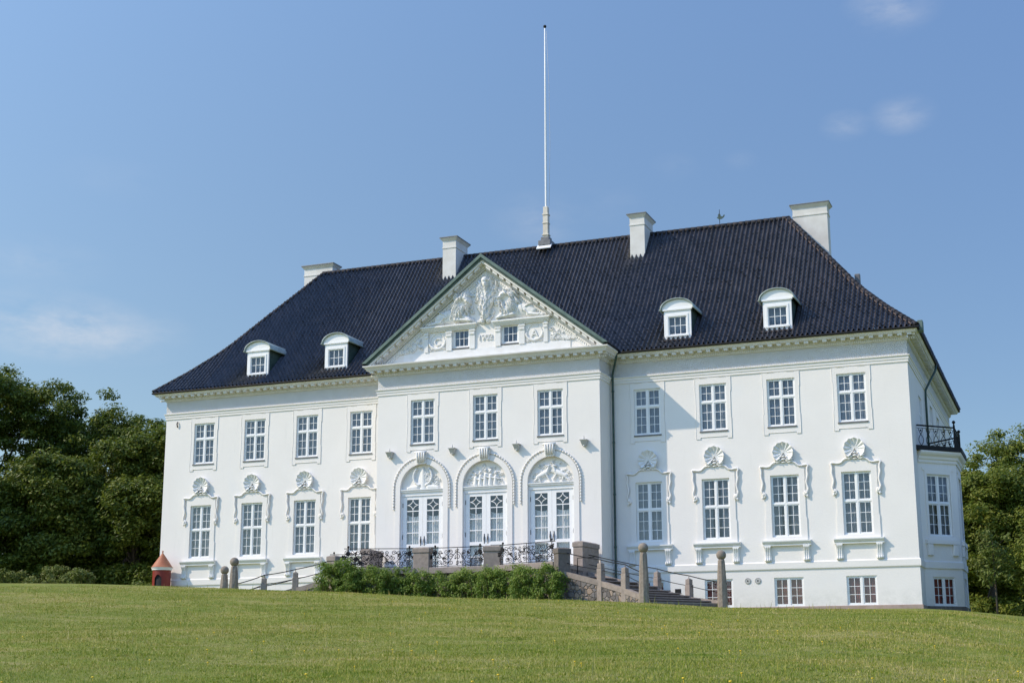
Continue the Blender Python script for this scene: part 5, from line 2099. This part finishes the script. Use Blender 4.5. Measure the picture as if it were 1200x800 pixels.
    # hedge shrubs at the left edge
    for i, (x, y, w_, h, lab) in enumerate([(-31.6, -2, 2.4, 1.5, 'low bright shrub at the left edge, foot of the dark trees'), (-29.0, -1.6, 2.8, 1.75, 'rounded light green shrub in the middle of the left hedge'),
                                            (-26.9, -2.0, 2.2, 1.5, 'light green shrub ending the hedge toward the sentry box'), (-24.6, 1.5, 1.6, .8, 'small dark shrub in shade left of the sentry box')]):
        at = (x, y, max(gz(x, y), interp(x, CRX, CRZ)) - .05)
        s_ = thing('shrub', lab, 'shrub', at, 'hedge shrubs on the left')
        g = np.random.default_rng(60 + i)
        nC = 60
        C = np.stack([g.uniform(-w_ / 2, w_ / 2, nC), g.uniform(-.7, .7, nC), g.uniform(.15, h, nC) * .9], -1)
        C[:, 2] *= np.sqrt(np.clip(1.15 - (C[:, 0] / (w_ / 2)) ** 2 * .8, .2, 1))
        V, F = leaf_mesh(C, g.uniform(.22, .42, nC), 55, .085, 70 + i, .8, bias=(-.45, -.45, .6))
        np_mesh('foliage', V, F, MAT['leaf_hedge'] if i < 3 else MAT['leaf_dark'], s_, at)
        mb = MB()
        for k in range(14):
            mb.tube([(C[k][0] * .5, C[k][1] * .5, -.1), tuple(C[k])], [.015, .006], 4)
        mb.build('stem', MAT['bark'], s_, at, local=True)
    # rose bushes along the terrace wall
    bu = [(-5.5, -8.0, 2.2, 1.9, 'leafy green rose bush at the left end of the terrace wall'), (-4.2, -7.6, 2.4, 1.85, 'rose bush second from the left, below the left railing'),
          (-2.3, -6.9, 2.4, 1.75, 'rose bush under the left of the two middle piers'), (-.5, -6.5, 1.9, 1.6, 'sparse rose bush showing grey stone behind it below the middle railing'),
          (1.3, -6.5, 2.3, 1.85, 'dense rose bush under the right of the two middle piers'),
          (3.2, -7.1, 2.5, 1.9, 'dark dense rose bush below the right railing'), (5.3, -7.9, 2.5, 1.9, 'rose bush at the right end, beside the stair rubble wall')]
    for i, (x, y, w_, h, lab) in enumerate(bu):
        at = (x, y, gz(x, y))
        s_ = thing('rose_bush', lab, 'bush', at, 'rose bushes along the terrace wall')
        g = np.random.default_rng(90 + i)
        nC = 150 if i != 3 else 80
        C = np.stack([g.uniform(-w_ / 2, w_ / 2, nC), g.uniform(-.55, .55, nC), g.uniform(.12, 1, nC) * (h - .15)], -1)
        C[:, 2] *= 1 - .15 * (np.abs(C[:, 0]) / (w_ / 2)) ** 3 + .08 * np.sin(C[:, 0] * 5 + i)
        V, F = leaf_mesh(C, g.uniform(.16, .32, nC), 60, .062, 120 + i, .9, bias=(-.45, -.55, .55))
        np_mesh('foliage', V, F, MAT['leaf_shrub'], s_, at)
        mb = MB()
        for k in range(26):
            x0 = C[k][0] * .7
            mb.tube([(x0, C[k][1] * .5, -.1), (lerp(x0, C[k][0], .5), C[k][1], C[k][2] * .5), tuple(C[k] + np.array([0, 0, .2]))], [.016, .012, .004], 4)
        mb.build('stem', MAT['bark'], s_, at, local=True)


build_trees()


# ------------------------------------------------------------------ grass
def build_grass():
    g = np.random.default_rng(3)
    N = 520000
    # density falls with the distance from where the lawn is viewed
    r_ = 14 + (72 - 14) * g.uniform(0, 1, N) ** 1.35
    az = g.uniform(R(-44), R(2), N)
    N2 = 330000          # the lawn to either side, more thinly
    r_ = np.concatenate([r_, 6 + 70 * g.uniform(0, 1, N2) ** 1.2])
    az = np.concatenate([az, np.where(g.uniform(0, 1, N2) < .6, g.uniform(R(-80), R(-44), N2), g.uniform(R(2), R(45), N2))])
    x = CX + r_ * np.sin(az)
    y = CY + r_ * np.cos(az)
    k = (y < -9.6) & (y > -64)
    x, y, r_ = x[k], y[k], r_[k]
    n = len(x)
    z = ground(x, y)
    patch = .5 + .5 * np.sin(x * .8 + 2 * np.sin(y * .45)) * np.sin(y * 1.1 + x * .3)
    h = g.uniform(.026, .052, n) * (.75 + .5 * patch)
    tall = g.uniform(0, 1, n) < .005
    h[tall] = g.uniform(.14, .36, tall.sum())
    tuft = np.clip(np.sin(x * 3.1 + np.sin(y * 2.7) * 2) * np.sin(y * 3.7 + np.sin(x * 1.9) * 2), 0, 1)
    h = h * (.85 + .55 * tuft)
    weed = (np.sin(x * 2.3 + 1.7 * np.sin(y * 1.9)) * np.sin(y * 2.9 + np.sin(x * 1.3) * 2) > .55) & (g.uniform(0, 1, n) < .5) & ~tall
    h[weed] *= .8
    wd = .0035 + .00016 * r_
    wd[tall] *= 1.1
    wd[weed] *= 3.2
    a = g.uniform(0, 2 * math.pi, n)
    lean = g.uniform(.15, 1.0, n) * h
    lean[tall] *= .3
    dx, dy = np.cos(a), np.sin(a)
    la = g.uniform(0, 2 * math.pi, n)
    V = np.stack([np.stack([x - dx * wd, y - dy * wd, z - .01], -1), np.stack([x + dx * wd, y + dy * wd, z - .01], -1),
                  np.stack([x + np.cos(la) * lean, y + np.sin(la) * lean, z + h], -1)], 1).reshape(-1, 3)
    F = np.arange(3 * n).reshape(n, 3)
    o = np_mesh('grass', V, F, MAT['grass'])
    tag(o, 'short mown grass blades covering the sloping lawn', 'grass', kind='stuff')
    # dandelions
    mb = MB()
    rr = random.Random(12)
    for i in range(90):
        d_ = 16 + 45 * rr.random() ** 1.2
        az = R(rr.uniform(-42, 0))
        x, y = CX + d_ * math.sin(az), CY + d_ * math.cos(az)
        if y > -12:
            continue
        z = gz(x, y)
        hh = rr.uniform(.06, .11)
        q = rr.uniform(.018, .030)
        mb.lathe(x, y, [(0, z + hh - .01), (q, z + hh), (q * .7, z + hh + .014), (0, z + hh + .018)], 7)
        mb.tube([(x, y, z - .01), (x, y, z + hh)], .004, 4)
    o = mb.build('dandelions', MAT['yellow'])
    tag(o, 'scattered yellow dandelions in the mown lawn', 'flowers', kind='stuff')


build_grass()
